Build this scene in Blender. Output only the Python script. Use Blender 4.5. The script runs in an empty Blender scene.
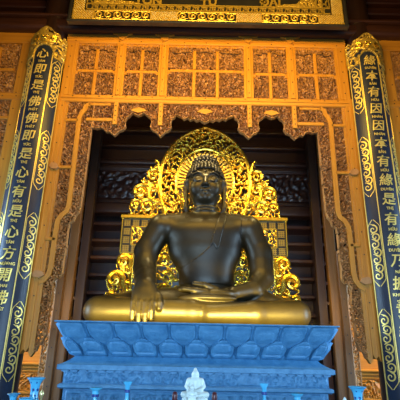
import bpy, math, random
import numpy as np
from mathutils import Matrix, Vector
PI = math.pi
random.seed(7)
S = bpy.context.scene
C = S.collection

# ------------------------------------------------------------------ camera model
F, TH, PH = 420.0, math.radians(19.4), math.radians(1.2)
EYE = Vector((-0.07, 0, 1.6))
def at(px, py, Y):
    """world X, Z of a photo point at depth Y"""
    dx, dy = (px - 200) / F, (200 - py) / F
    a = dx * math.cos(PH) - dy * math.sin(PH)
    b = dx * math.sin(PH) + dy * math.cos(PH)
    t = Y / (math.cos(TH) - b * math.sin(TH))
    return a * t + EYE.x, EYE.z + t * (math.sin(TH) + b * math.cos(TH))

# ------------------------------------------------------------------ helpers
class MB:
    def __init__(s): s.v = []; s.f = []; s.mi = []
    def add(s, v, f, m=0):
        o = len(s.v); s.v += [tuple(p) for p in v]
        s.f += [tuple(i + o for i in q) for q in f]; s.mi += [m] * len(f); return s
    def box(s, x0, x1, y0, y1, z0, z1, m=0, b=0.0):
        if b <= 0:
            v = [(x, y, z) for z in (z0, z1) for y in (y0, y1) for x in (x0, x1)]
            return s.add(v, [(0, 2, 3, 1), (4, 5, 7, 6), (0, 1, 5, 4), (2, 6, 7, 3), (0, 4, 6, 2), (1, 3, 7, 5)], m)
        # chamfered along the front edges: an octagonal-ish prism along the longest axis
        v, f = [], []
        dx, dy, dz = x1 - x0, y1 - y0, z1 - z0
        b = min(b, dx * .4, dy * .4, dz * .4)
        pts = []
        for k, (ex, ey, ez) in enumerate(((b, b, 0), (0, b, b), (b, 0, b))): pass
        ax = max(range(3), key=lambda i: (dx, dy, dz)[i])
        lo, hi = [x0, y0, z0], [x1, y1, z1]
        u, w = [(1, 2), (0, 2), (0, 1)][ax]
        ring = [(lo[u] + b, lo[w]), (hi[u] - b, lo[w]), (hi[u], lo[w] + b), (hi[u], hi[w] - b),
                (hi[u] - b, hi[w]), (lo[u] + b, hi[w]), (lo[u], hi[w] - b), (lo[u], lo[w] + b)]
        for e in (lo[ax], hi[ax]):
            for p in ring:
                q = [0, 0, 0]; q[ax] = e; q[u] = p[0]; q[w] = p[1]; v.append(q)
        for i in range(8): f.append((i, (i + 1) % 8, (i + 1) % 8 + 8, i + 8))
        f.append(tuple(range(7, -1, -1))); f.append(tuple(range(8, 16)))
        return s.add(v, f, m)
    def prism(s, poly, y0, y1, m=0):
        """polygon in XZ, extruded from y0 (front) to y1"""
        n = len(poly)
        v = [(x, y0, z) for x, z in poly] + [(x, y1, z) for x, z in poly]
        f = [tuple(range(n)), tuple(range(2 * n - 1, n - 1, -1))]
        f += [(i, i + n, (i + 1) % n + n, (i + 1) % n) for i in range(n)]
        return s.add(v, f, m)
    def tube(s, path, rad, n=8, m=0, flat=1.0, cap=True):
        P = [Vector(p) for p in path]
        if not hasattr(rad, '__len__'): rad = [rad] * len(P)
        v, f = [], []
        T0 = None; N = None
        for i, p in enumerate(P):
            T = (P[min(i + 1, len(P) - 1)] - P[max(i - 1, 0)])
            T = T.normalized() if T.length > 1e-9 else Vector((0, 0, 1))
            if N is None:
                N = T.orthogonal().normalized()
                if abs(T.y) < .9: N = (Vector((0, 1, 0)) - T * T.y).normalized()
            else: N = (N - T * N.dot(T)).normalized()
            B = T.cross(N)
            for k in range(n):
                a = 2 * PI * k / n
                v.append(p + (N * math.cos(a) * flat + B * math.sin(a)) * rad[i])
        for i in range(len(P) - 1):
            for k in range(n):
                f.append((i * n + k, i * n + (k + 1) % n, (i + 1) * n + (k + 1) % n, (i + 1) * n + k))
        if cap:
            f.append(tuple(range(n - 1, -1, -1))); f.append(tuple(range((len(P) - 1) * n, len(P) * n)))
        return s.add(v, f, m)
    def lathe(s, prof, cx=0, cy=0, n=24, m=0):
        v, f = [], []
        for r, z in prof:
            for k in range(n):
                a = 2 * PI * k / n; v.append((cx + r * math.cos(a), cy + r * math.sin(a), z))
        for i in range(len(prof) - 1):
            for k in range(n):
                f.append((i * n + k, i * n + (k + 1) % n, (i + 1) * n + (k + 1) % n, (i + 1) * n + k))
        f.append(tuple(range(n - 1, -1, -1))); f.append(tuple(range((len(prof) - 1) * n, len(prof) * n)))
        return s.add(v, f, m)
    def ball(s, c, r, nu=10, nv=7, m=0):
        if not hasattr(r, '__len__'): r = (r, r, r)
        v, f = [], []
        for j in range(nv + 1):
            t = PI * j / nv
            for k in range(nu):
                a = 2 * PI * k / nu
                v.append((c[0] + r[0] * math.sin(t) * math.cos(a), c[1] + r[1] * math.sin(t) * math.sin(a), c[2] + r[2] * math.cos(t)))
        for j in range(nv):
            for k in range(nu):
                f.append((j * nu + k, (j + 1) * nu + k, (j + 1) * nu + (k + 1) % nu, j * nu + (k + 1) % nu))
        return s.add(v, f, m)
    def extrude_x(s, prof, x0, x1, m=0):
        """profile in YZ swept along X"""
        n = len(prof)
        v = [(x0, y, z) for y, z in prof] + [(x1, y, z) for y, z in prof]
        f = [tuple(range(n)), tuple(range(2 * n - 1, n - 1, -1))]
        f += [(i, i + n, (i + 1) % n + n, (i + 1) % n) for i in range(n)]
        return s.add(v, f, m)
    def map(s, fn): s.v = [fn(*p) for p in s.v]; return s
    def mirror(s, cx=0.0):
        s.v = [(2 * cx - x, y, z) for x, y, z in s.v]; s.f = [tuple(reversed(q)) for q in s.f]; return s
    def build(s, name, mats, parent=None, smooth=False):
        me = bpy.data.meshes.new(name); me.from_pydata(s.v, [], s.f)
        if not isinstance(mats, (list, tuple)): mats = [mats]
        for mm in mats: me.materials.append(mm)
        if len(mats) > 1: me.polygons.foreach_set('material_index', s.mi)
        return link(name, me, parent, smooth)

def link(name, me, parent=None, smooth=False):
    import bmesh
    bm = bmesh.new(); bm.from_mesh(me)
    if len(bm.faces) < 60000: bmesh.ops.recalc_face_normals(bm, faces=bm.faces)
    bm.to_mesh(me); bm.free()
    if smooth:
        me.polygons.foreach_set('use_smooth', [True] * len(me.polygons))
        if smooth != 'full': me.set_sharp_from_angle(angle=math.radians(40))
    o = bpy.data.objects.new(name, me); C.objects.link(o)
    if parent:
        o.parent = parent
        o.matrix_parent_inverse = Matrix.Translation(-parent.location)
    return o
def tag(o, label=None, cat=None, group=None, kind=None):
    if label: o['label'] = label
    if cat: o['category'] = cat
    if group: o['group'] = group
    if kind: o['kind'] = kind
    return o
def empty(name, loc, label, cat, group=None):
    o = bpy.data.objects.new(name, None); C.objects.link(o); o.location = loc; o.empty_display_size = .1
    return tag(o, label, cat, group)

# ------------------------------------------------------------------ materials
def mat(name, col, rough=.5, metal=0.0, col2=None, scale=(6, 6, 6), bump=0.0, bscale=60, spec=.5, coat=0.0, ntype='noise', bdist=.02):
    m = bpy.data.materials.new(name); m.use_nodes = True
    nt = m.node_tree; N = nt.nodes; L = nt.links; b = N['Principled BSDF']
    b.inputs['Base Color'].default_value = (*col, 1); b.inputs['Roughness'].default_value = rough
    b.inputs['Metallic'].default_value = metal; b.inputs['Specular IOR Level'].default_value = spec
    b.inputs['Coat Weight'].default_value = coat; b.inputs['Coat Roughness'].default_value = .12
    tc = N.new('ShaderNodeTexCoord')
    if col2:
        mp = N.new('ShaderNodeMapping'); mp.inputs['Scale'].default_value = scale
        L.new(tc.outputs['Object'], mp.inputs[0])
        if ntype == 'noise':
            t = N.new('ShaderNodeTexNoise'); t.inputs['Scale'].default_value = 1; t.inputs['Detail'].default_value = 5
            t.inputs['Roughness'].default_value = .65; out = t.outputs['Fac']
        else:
            t = N.new('ShaderNodeTexVoronoi'); t.inputs['Scale'].default_value = 1; out = t.outputs['Distance']
        L.new(mp.outputs[0], t.inputs['Vector'])
        r = N.new('ShaderNodeValToRGB'); r.color_ramp.elements[0].position = .32; r.color_ramp.elements[1].position = .68
        r.color_ramp.elements[0].color = (*col, 1); r.color_ramp.elements[1].color = (*col2, 1)
        L.new(out, r.inputs[0]); L.new(r.outputs[0], b.inputs['Base Color'])
    if bump:
        t2 = N.new('ShaderNodeTexNoise'); t2.inputs['Scale'].default_value = bscale; t2.inputs['Detail'].default_value = 4
        L.new(tc.outputs['Object'], t2.inputs['Vector'])
        bp = N.new('ShaderNodeBump'); bp.inputs['Strength'].default_value = bump; bp.inputs['Distance'].default_value = bdist
        L.new(t2.outputs['Fac'], bp.inputs['Height']); L.new(bp.outputs[0], b.inputs['Normal'])
    return m
M = {}
M['wood_v'] = mat('wood_vertical_grain', (.50, .225, .022), .45, 0, (.37, .15, .014), (22, 22, .9), .15, 40)
M['wood_h'] = mat('wood_horizontal_grain', (.50, .225, .022), .45, 0, (.37, .15, .014), (.9, 22, 22), .15, 40)
M['carve'] = mat('carved_wood', (.46, .235, .085), .5, 0, (.36, .17, .055), (9, 9, 9), .2, 60)
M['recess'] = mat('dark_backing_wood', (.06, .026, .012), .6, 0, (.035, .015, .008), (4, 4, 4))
M['dark'] = mat('dark_mahogany', (.055, .020, .012), .35, 0, (.032, .011, .007), (1, 14, 14), .1, 30)
M['darkv'] = mat('dark_mahogany_post', (.035, .015, .008), .35, 0, (.02, .008, .005), (14, 14, 1), .1, 30)
M['red'] = mat('red_brown_boards', (.042, .011, .008), .45, 0, (.022, .007, .006), (1, 10, 18), .1, 30)
M['peg'] = mat('dark_peg', (.03, .015, .01), .5)
M['black'] = mat('black_lacquer', (.012, .012, .014), .28, 0, (.018, .017, .018), (3, 3, 3), .05, 30, coat=.25)
M['navy'] = mat('navy_lacquer', (.008, .012, .028), .40, 0, (.011, .017, .036), (6, 6, 6), .08, 90, spec=.4)
M['gold'] = mat('gold_leaf', (.95, .66, .085), .26, .93, (.82, .50, .05), (7, 7, 7), .1, 40)
M['goldp'] = mat('gold_paint', (.82, .62, .17), .38, .45, (.68, .48, .10), (12, 12, 12))
M['bronze'] = mat('dark_bronze', (.032, .024, .011), .41, .40, (.022, .016, .007), (3, 3, 3), .06, 18)
M['hair'] = mat('dark_bronze_hair', (.018, .014, .008), .42, .5)
M['wood_d'] = mat('shaded_brown_post', (.17, .075, .014), .45, 0, (.11, .045, .009), (22, 22, .9), .15, 40)  # darker copy of the wood: shade on the inner posts put into the colour
M['old'] = mat('old_gold', (.50, .34, .06), .36, .5, (.38, .24, .04), (12, 12, 12))
M['bronze2'] = mat('dark_bronze_robe', (.025, .0195, .011), .40, .35, (.018, .013, .008), (5, 5, 5), .06, 30)
M['stone'] = mat('blue_lit_grey_stone', (.028, .145, .30), .55, 0, (.070, .235, .42), (7, 7, 7), .5, 38)  # grey stone with the blue of the daylight put into its colour
M['stone2'] = mat('blue_lit_grey_stone_carved', (.024, .125, .265), .55, 0, (.06, .22, .40), (11, 11, 11), .5, 34, bdist=.04)  # same daylight blue painted into the carved stone
M['glaze'] = mat('blue_glaze', (.05, .34, .58), .2, 0, (.09, .43, .66), (14, 14, 14), coat=.4)
M['cobalt'] = mat('cobalt_decoration', (.012, .04, .20), .25, coat=.3)
M['white'] = mat('white_jade', (.60, .66, .62), .35, 0, (.50, .58, .56), (9, 9, 9))
M['maroon'] = mat('maroon_wood', (.06, .008, .012), .35)
M['brass'] = mat('brass', (.75, .62, .28), .3, .7)
M['floor'] = mat('floor_tiles', (.10, .06, .045), .35, 0, (.14, .085, .06), (2, 2, 2))
M['plaster'] = mat('dark_wall_boards', (.045, .022, .014), .6, 0, (.03, .014, .01), (3, 3, 3))

# ------------------------------------------------------------------ numpy noise / carving
def perlin(x, y, seed):
    rng = np.random.RandomState(seed); p = rng.permutation(512); p = np.concatenate([p, p])
    ang = rng.rand(512) * 2 * np.pi; gx, gy = np.cos(ang), np.sin(ang)
    xi = np.floor(x).astype(int); yi = np.floor(y).astype(int); xf = x - xi; yf = y - yi
    def g(ix, iy, fx, fy):
        h = p[(p[ix & 511] + iy) & 511]; return gx[h] * fx + gy[h] * fy
    u = xf * xf * xf * (xf * (xf * 6 - 15) + 10); w = yf * yf * yf * (yf * (yf * 6 - 15) + 10)
    a = g(xi, yi, xf, yf) * (1 - u) + g(xi + 1, yi, xf - 1, yf) * u
    b = g(xi, yi + 1, xf, yf - 1) * (1 - u) + g(xi + 1, yi + 1, xf - 1, yf - 1) * u
    return a * (1 - w) + b * w
def vines(x, z, sc, seed):
    wx = perlin(x / sc * .45, z / sc * .45, seed + 5) * 1.3; wz = perlin(x / sc * .45 + 9, z / sc * .45, seed + 6) * 1.3
    n1 = perlin(x / sc + wx, z / sc + wz, seed)
    n2 = perlin(x / sc * 1.7 + 31, z / sc * 1.7, seed + 1)
    return np.maximum(1 - np.abs(n1) * 4.2, .15 + n2 * 1.6)
def inside(poly, x, z):
    r = np.zeros(x.shape, bool); n = len(poly)
    for i in range(n):
        (x0, z0), (x1, z1) = poly[i], poly[(i + 1) % n]
        if z0 == z1: continue
        c = ((z0 > z) != (z1 > z)) & (x < (x1 - x0) * (z - z0) / (z1 - z0) + x0)
        r ^= c
    return r
def edge_dist(poly, x, z):
    d = np.full(x.shape, 9.0); n = len(poly)
    for i in range(n):
        (x0, z0), (x1, z1) = poly[i], poly[(i + 1) % n]
        dx, dz = x1 - x0, z1 - z0; l = dx * dx + dz * dz
        if l == 0: continue
        t = np.clip(((x - x0) * dx + (z - z0) * dz) / l, 0, 1)
        d = np.minimum(d, np.hypot(x - x0 - t * dx, z - z0 - t * dz))
    return d
def carved(name, polys, Y, m, parent, cell=.0125, sc=.075, thr=.33, depth=.035, amp=.028, seed=1, border=0.0, fn=None, pat=None, cutout=True):
    """an openwork carved sheet: a grid cut to the outline, pierced where the vine pattern is low"""
    X0 = min(p[0] for q in polys for p in q); X1 = max(p[0] for q in polys for p in q)
    Z0 = min(p[1] for q in polys for p in q); Z1 = max(p[1] for q in polys for p in q)
    nx = max(2, int(math.ceil((X1 - X0) / cell))); nz = max(2, int(math.ceil((Z1 - Z0) / cell)))
    xs = X0 + np.arange(nx + 1) * (X1 - X0) / nx; zs = Z0 + np.arange(nz + 1) * (Z1 - Z0) / nz
    gx, gz = np.meshgrid(xs, zs); cx = (gx[:-1, :-1] + gx[1:, 1:]) / 2; cz = (gz[:-1, :-1] + gz[1:, 1:]) / 2
    pf = pat or (lambda a, b: vines(a, b, sc, seed))
    hv = pf(gx, gz); hc = pf(cx, cz)
    msk = np.zeros(cx.shape, bool); bd = np.zeros(cx.shape, bool); bv = np.zeros(gx.shape)
    for q in polys:
        i = inside(q, cx, cz); msk |= i
        if border: bd |= i & (edge_dist(q, cx, cz) < border); bv = np.maximum(bv, edge_dist(q, gx, gz) < border)
    keep = msk & ((hc > thr) | bd) if cutout else msk
    h = np.clip(hv, -.2 if not cutout else 0, 1)
    if border: h = np.where(bv > 0, .9, h)
    vid = np.full(gx.shape, -1, int); used = np.zeros(gx.shape, bool)
    for a in (0, 1):
        for b in (0, 1): used[a:a + nz, b:b + nx] |= keep
    nu = int(used.sum()); vid[used] = np.arange(nu)
    fy = Y - amp * h
    v = np.concatenate([np.stack([gx[used], fy[used], gz[used]], 1), np.stack([gx[used], np.full(nu, Y + depth), gz[used]], 1)])
    A, B, D, E_ = vid[:-1, :-1], vid[:-1, 1:], vid[1:, 1:], vid[1:, :-1]
    F_ = [np.stack([A[keep], B[keep], D[keep], E_[keep]], 1)]
    k = np.pad(keep, 1); mid = k[1:-1, 1:-1]
    for dz, dx, p, q in ((-1, 0, A, B), (1, 0, D, E_), (0, -1, E_, A), (0, 1, B, D)):
        s = mid & ~k[1 + dz:1 + dz + nz, 1 + dx:1 + dx + nx]
        F_.append(np.stack([q[s], p[s], p[s] + nu, q[s] + nu], 1))
    v = v.tolist()
    if fn: v = [fn(*p) for p in v]
    me = bpy.data.meshes.new(name); me.from_pydata(v, [], np.concatenate(F_).tolist()); me.materials.append(m)
    if m in (M['gold'], M['goldp'], M['old'], M['dark'], M['stone']): me.polygons.foreach_set('use_smooth', [True] * len(me.polygons))
    o = bpy.data.objects.new(name, me); C.objects.link(o)
    if parent:
        o.parent = parent; o.matrix_parent_inverse = Matrix.Translation(-parent.location)
    return o

def text_mesh(body, size, extr=.004, offset=0.0, shear=0.0):
    cu = bpy.data.curves.new('lettering', 'FONT'); cu.body = body; cu.size = size; cu.extrude = extr
    cu.align_x = 'CENTER'; cu.align_y = 'CENTER'; cu.offset = offset; cu.shear = shear; cu.resolution_u = 3
    o = bpy.data.objects.new('lettering', cu); C.objects.link(o)
    dg = bpy.context.evaluated_depsgraph_get()
    me = bpy.data.meshes.new_from_object(o.evaluated_get(dg))
    v = [tuple(p.co) for p in me.vertices]; f = [tuple(p.vertices) for p in me.polygons]
    bpy.data.objects.remove(o); bpy.data.curves.remove(cu); bpy.data.meshes.remove(me)
    if v:   # centre on its own outline
        xm = (min(p[0] for p in v) + max(p[0] for p in v)) / 2; ym = (min(p[1] for p in v) + max(p[1] for p in v)) / 2
        v = [(p[0] - xm, p[1] - ym, p[2]) for p in v]
    return v, f

def spiral(cx, cz, r, turns=1.4, a0=0.0, sgn=1, n=26, r_in=.16):
    out = []
    for i in range(n):
        t = i / (n - 1); a = a0 + sgn * turns * 2 * PI * t; rr = r * (1 - t * (1 - r_in))
        out.append((cx + rr * math.cos(a), cz + rr * math.sin(a)))
    return out

# ================================================================== ROOM SHELL
def struct(name, mb, m):
    o = mb.build(name, m); o['kind'] = 'structure'; return o
struct('floor', MB().box(-9, 9, -5, 13, -.1, 0), M['floor'])
struct('wall_back', MB().box(-9, 9, 12.8, 13, 0, 11), M['plaster'])
struct('wall_left', MB().box(-9.2, -9, -5, 13, 6, 11), M['plaster'])
struct('wall_right', MB().box(9, 9.2, -5, 13, 6, 11), M['plaster'])
cm = MB().box(-9, 9, -5, 13, 11, 11.1)
struct('ceiling', cm, M['red'])

# beam over the carved screen and the timbers above the side bays
CX = 3.55
def rounded(y0, y1, z0, z1, r, n=4):
    p = []
    for (cy, cz, a0) in ((y1 - r, z0 + r, -PI / 2), (y1 - r, z1 - r, 0), (y0 + r, z1 - r, PI / 2), (y0 + r, z0 + r, PI)):
        for i in range(n + 1):
            a = a0 + PI / 2 * i / n; p.append((cy + r * math.cos(a), cz + r * math.sin(a)))
    return p
bm_ = empty('tie_beam', (0, 8.0, 8.37), 'dark brown rounded beam resting above the carved screen and under the gilt signboard', 'beam')
MB().extrude_x(rounded(7.74, 8.2, 8.40, 8.74, .12), -8.9, 8.9).build('beam', M['dark'], bm_, True)
MB().extrude_x(rounded(7.70, 7.98, 8.74, 8.80, .02), -8.9, 8.9).build('moulding', M['dark'], bm_, True)
for s, w in ((-1, 'left'), (1, 'right')):
    t = empty('upper_board_wall', (s * 6.2, 8.2, 8.8), 'dark boarded panel with red rails above the %s-hand side screen' % w, 'panel')
    a, b = sorted((s * (CX + .3), s * 8.9))
    MB().box(a, b, 8.25, 8.30, 8.80, 10.8).build('board', M['dark'], t)
    for z in (8.98, 9.32, 9.66, 10.0): MB().box(a, b, 8.08, 8.25, z, z + .16, b=.03).build('rail', M['red'], t)

# ================================================================== COLUMNS AND COUPLET BOARDS
R = .43
def column(s):
    side = 'left' if s < 0 else 'right'
    t = empty('column', (s * CX, 8, 0), 'dark round timber column behind the %s couplet board' % ('leftmost' if s < 0 else 'rightmost'), 'column', )
    MB().lathe([(.365, 0.25), (.37, 2), (.35, 4.5), (.31, 7), (.285, 8.4), (.27, 10.98)], s * CX, 8, 32).build('shaft', M['darkv'], t, True)
    MB().lathe([(.50, 0), (.52, .06), (.46, .14), (.44, .25)], s * CX, 8, 32).build('base', M['stone'], t, True)
    return t
column(-1); column(1)

def couplet(s, chars, caps, label):
    cx = s * CX
    t = empty('couplet_board', (cx, 8 - R, .62), label, 'couplet board', None)
    mp = lambda q, y, z: (cx + (R - y) * math.sin(q / R), 8 - (R - y) * math.cos(q / R), z)
    smax = R * math.radians(63); zb, zt = .62, 8.02
    b = MB(); n = 28
    for i in range(n):
        s0, s1 = -smax + 2 * smax * i / n, -smax + 2 * smax * (i + 1) / n
        b.box(s0, s1, 0, .035, zb, zt)
    b.map(mp).build('panel', M['navy'], t)
    def strip(pts, w, h=.010):
        m = MB(); L = []; Rr = []
        for i, p in enumerate(pts):
            q0 = pts[max(i - 1, 0)]; q1 = pts[min(i + 1, len(pts) - 1)]
            dx, dz = q1[0] - q0[0], q1[1] - q0[1]; l = math.hypot(dx, dz) or 1
            ww = w[i] if hasattr(w, '__len__') else w
            L.append((p[0] - dz / l * ww, p[1] + dx / l * ww)); Rr.append((p[0] + dz / l * ww, p[1] - dx / l * ww))
        v = [(a, -h, z) for a, z in L] + [(a, -h, z) for a, z in Rr] + [(a, 0, z) for a, z in L] + [(a, 0, z) for a, z in Rr]
        k = len(pts); f = []
        for i in range(k - 1):
            f += [(i, k + i, k + i + 1, i + 1), (i, i + 1, 2 * k + i + 1, 2 * k + i), (k + i, 3 * k + i, 3 * k + i + 1, k + i + 1)]
        return m.add(v, f)
    def vline(sx, z0, z1, w): return strip([(sx, z0 + (z1 - z0) * i / 6) for i in range(7)], w)
    sf = R * math.radians(27.5)
    # gold outlines: the arched field and the outer edges
    fr = MB()
    arch = [(-sf, .95)] + [(-sf, .95 + i * 1.13) for i in range(1, 6)] + [(-sf, 7.62)]
    arch += [(sf * math.cos(PI - PI * i / 12), 7.62 + .20 * math.sin(PI * i / 12)) for i in range(1, 12)]
    arch += [(sf, 7.62)] + [(sf, .95 + i * 1.13) for i in range(5, 0, -1)] + [(sf, .95)]
    q = strip(arch, .0085); fr.add(q.v, q.f)
    low = [(-sf, .95), (-sf * .7, .86), (-sf * .45, .92), (0, .80), (sf * .45, .92), (sf * .7, .86), (sf, .95)]
    q = strip(low, .0085); fr.add(q.v, q.f)
    for e in (-1, 1):
        q = vline(e * smax * .965, zb + .05, 7.75, .0085); fr.add(q.v, q.f)
    fr.map(mp).build('gold_outline', M['goldp'], t)
    # scroll cartouches on both side bands
    sc_ = (sf + smax) / 2; hw = (smax - sf) / 2 - .022
    for e in (-1, 1):
        for z1, z0 in ((7.45, 6.30), (5.75, 4.45), (3.98, 2.72), (2.32, 1.0)):
            m = MB(); zc = (z0 + z1) / 2; hh = (z1 - z0) / 2
            for sg in (-1, 1):
                pts = []
                for i in range(29):
                    u = -1 + 2 * i / 28
                    w = hw * min(1, (1 - abs(u)) * 6 + .12) * (1 if abs(u) < .84 else .8)
                    pts.append((e * sc_ + sg * w, zc + u * hh))
                q = strip(pts, .0055); m.add(q.v, q.f)
            nn = 7
            for k in range(nn):
                zk = z0 + .12 + (z1 - z0 - .24) * (k + .5) / nn; sg = 1 if k % 2 else -1
                pp = spiral(e * sc_ + sg * .012, zk, hw * .80, 1.3, -PI / 2 * sg, sg, 22, .12)
                q = strip(pp, [.012 - .006 * i / 21 for i in range(22)], .012); m.add(q.v, q.f)
                q = strip([(e * sc_ - sg * hw * .5, zk + .06), (e * sc_ - sg * hw * .1, zk + .085), (e * sc_ + sg * hw * .5, zk + .11)], [.004, .012, .004], .012); m.add(q.v, q.f)
            m.map(mp).build('scroll_ornament', M['goldp'], t)
    # gilt crown with a mask between cloud scrolls
    top = [(-smax * 1.02, 7.45), (-smax * 1.04, 7.9), (-smax * 1.03, 8.12), (-smax * .85, 8.20), (-smax * .72, 8.10), (-smax * .6, 8.22), (-smax * .38, 8.24), (-smax * .2, 8.33), (0, 8.37)]
    bot = [(0, 7.84), (-sf * .55, 7.80), (-sf * .95, 7.68), (-sf * 1.08, 7.5)]
    poly = top + [(-a, z) for a, z in reversed(top[:-1])] + [(-a, z) for a, z in reversed(bot[1:])] + bot
    def cpat(x, z):
        v = vines(x, z, .13, 90 + s); d = np.hypot(x / 1.5, z - 7.99)
        return np.maximum(v, 1.0 - np.abs(d - .10) * 14)
    poly = [(a * .985, z - .09 * min(1, max(0, (z - 7.7) / .3))) for a, z in poly]
    crown = carved('crown', [poly], -.012, M['old'], t, cell=.012, thr=.25, amp=.03, depth=.012, border=.02, pat=cpat, fn=mp)
    m = MB()
    for dx in (-.05, .05): m.ball((dx, -.045, 8.01), (.028, .03, .03))
    m.ball((0, -.05, 7.94), (.05, .04, .035)); m.tube([(-.10, -.04, 7.89), (0, -.05, 7.865), (.10, -.04, 7.89)], .016)
    for e in (-1, 1): m.tube([(e * a, -.04, z) for a, z in spiral(.20, 7.95, .085, 1.3, 1.2, 1, 22)], .016, 6)
    m.map(mp).build('mask', M['gold'], crown, True)
    # characters and the small captions under them
    for i, (ch, cp) in enumerate(zip(chars, caps)):
        z = 7.57 - .4 * i
        host = t
        for body, size, dz, nm, off, mt in ((ch, .262, 0, 'character', .003, 'goldp'), (cp, .074, -.195, 'caption', .0015, 'goldp')):
            v, f = text_mesh(body, size, .004, off, .12 if nm == 'character' else 0)
            if not v: continue
            MB().add([(x, -.008 - y2, z + dz + y) for x, y, y2 in v], f).map(mp).build(nm, M[mt], host); host = C.objects[-1] if nm == 'character' else t
    return t
couplet(-1, '心即是佛佛即是心有是心方開佛', 'TÂM TỨC THỊ PHẬT PHẬT TỨC THỊ TÂM HỮU THỊ TÂM PHƯƠNG KHAI PHẬT'.split(),
        'tall curved dark couplet board with gold characters on the left column')
couplet(1, '緣本有因因本有緣是有緣乃擴善緣', 'DUYÊN BẢN HỮU NHÂN NHÂN BẢN HỮU DUYÊN THỊ HỮU DUYÊN NÃI KHUẾCH THIỆN DUYÊN'.split(),
        'tall curved dark couplet board with gold characters on the right column')

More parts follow.
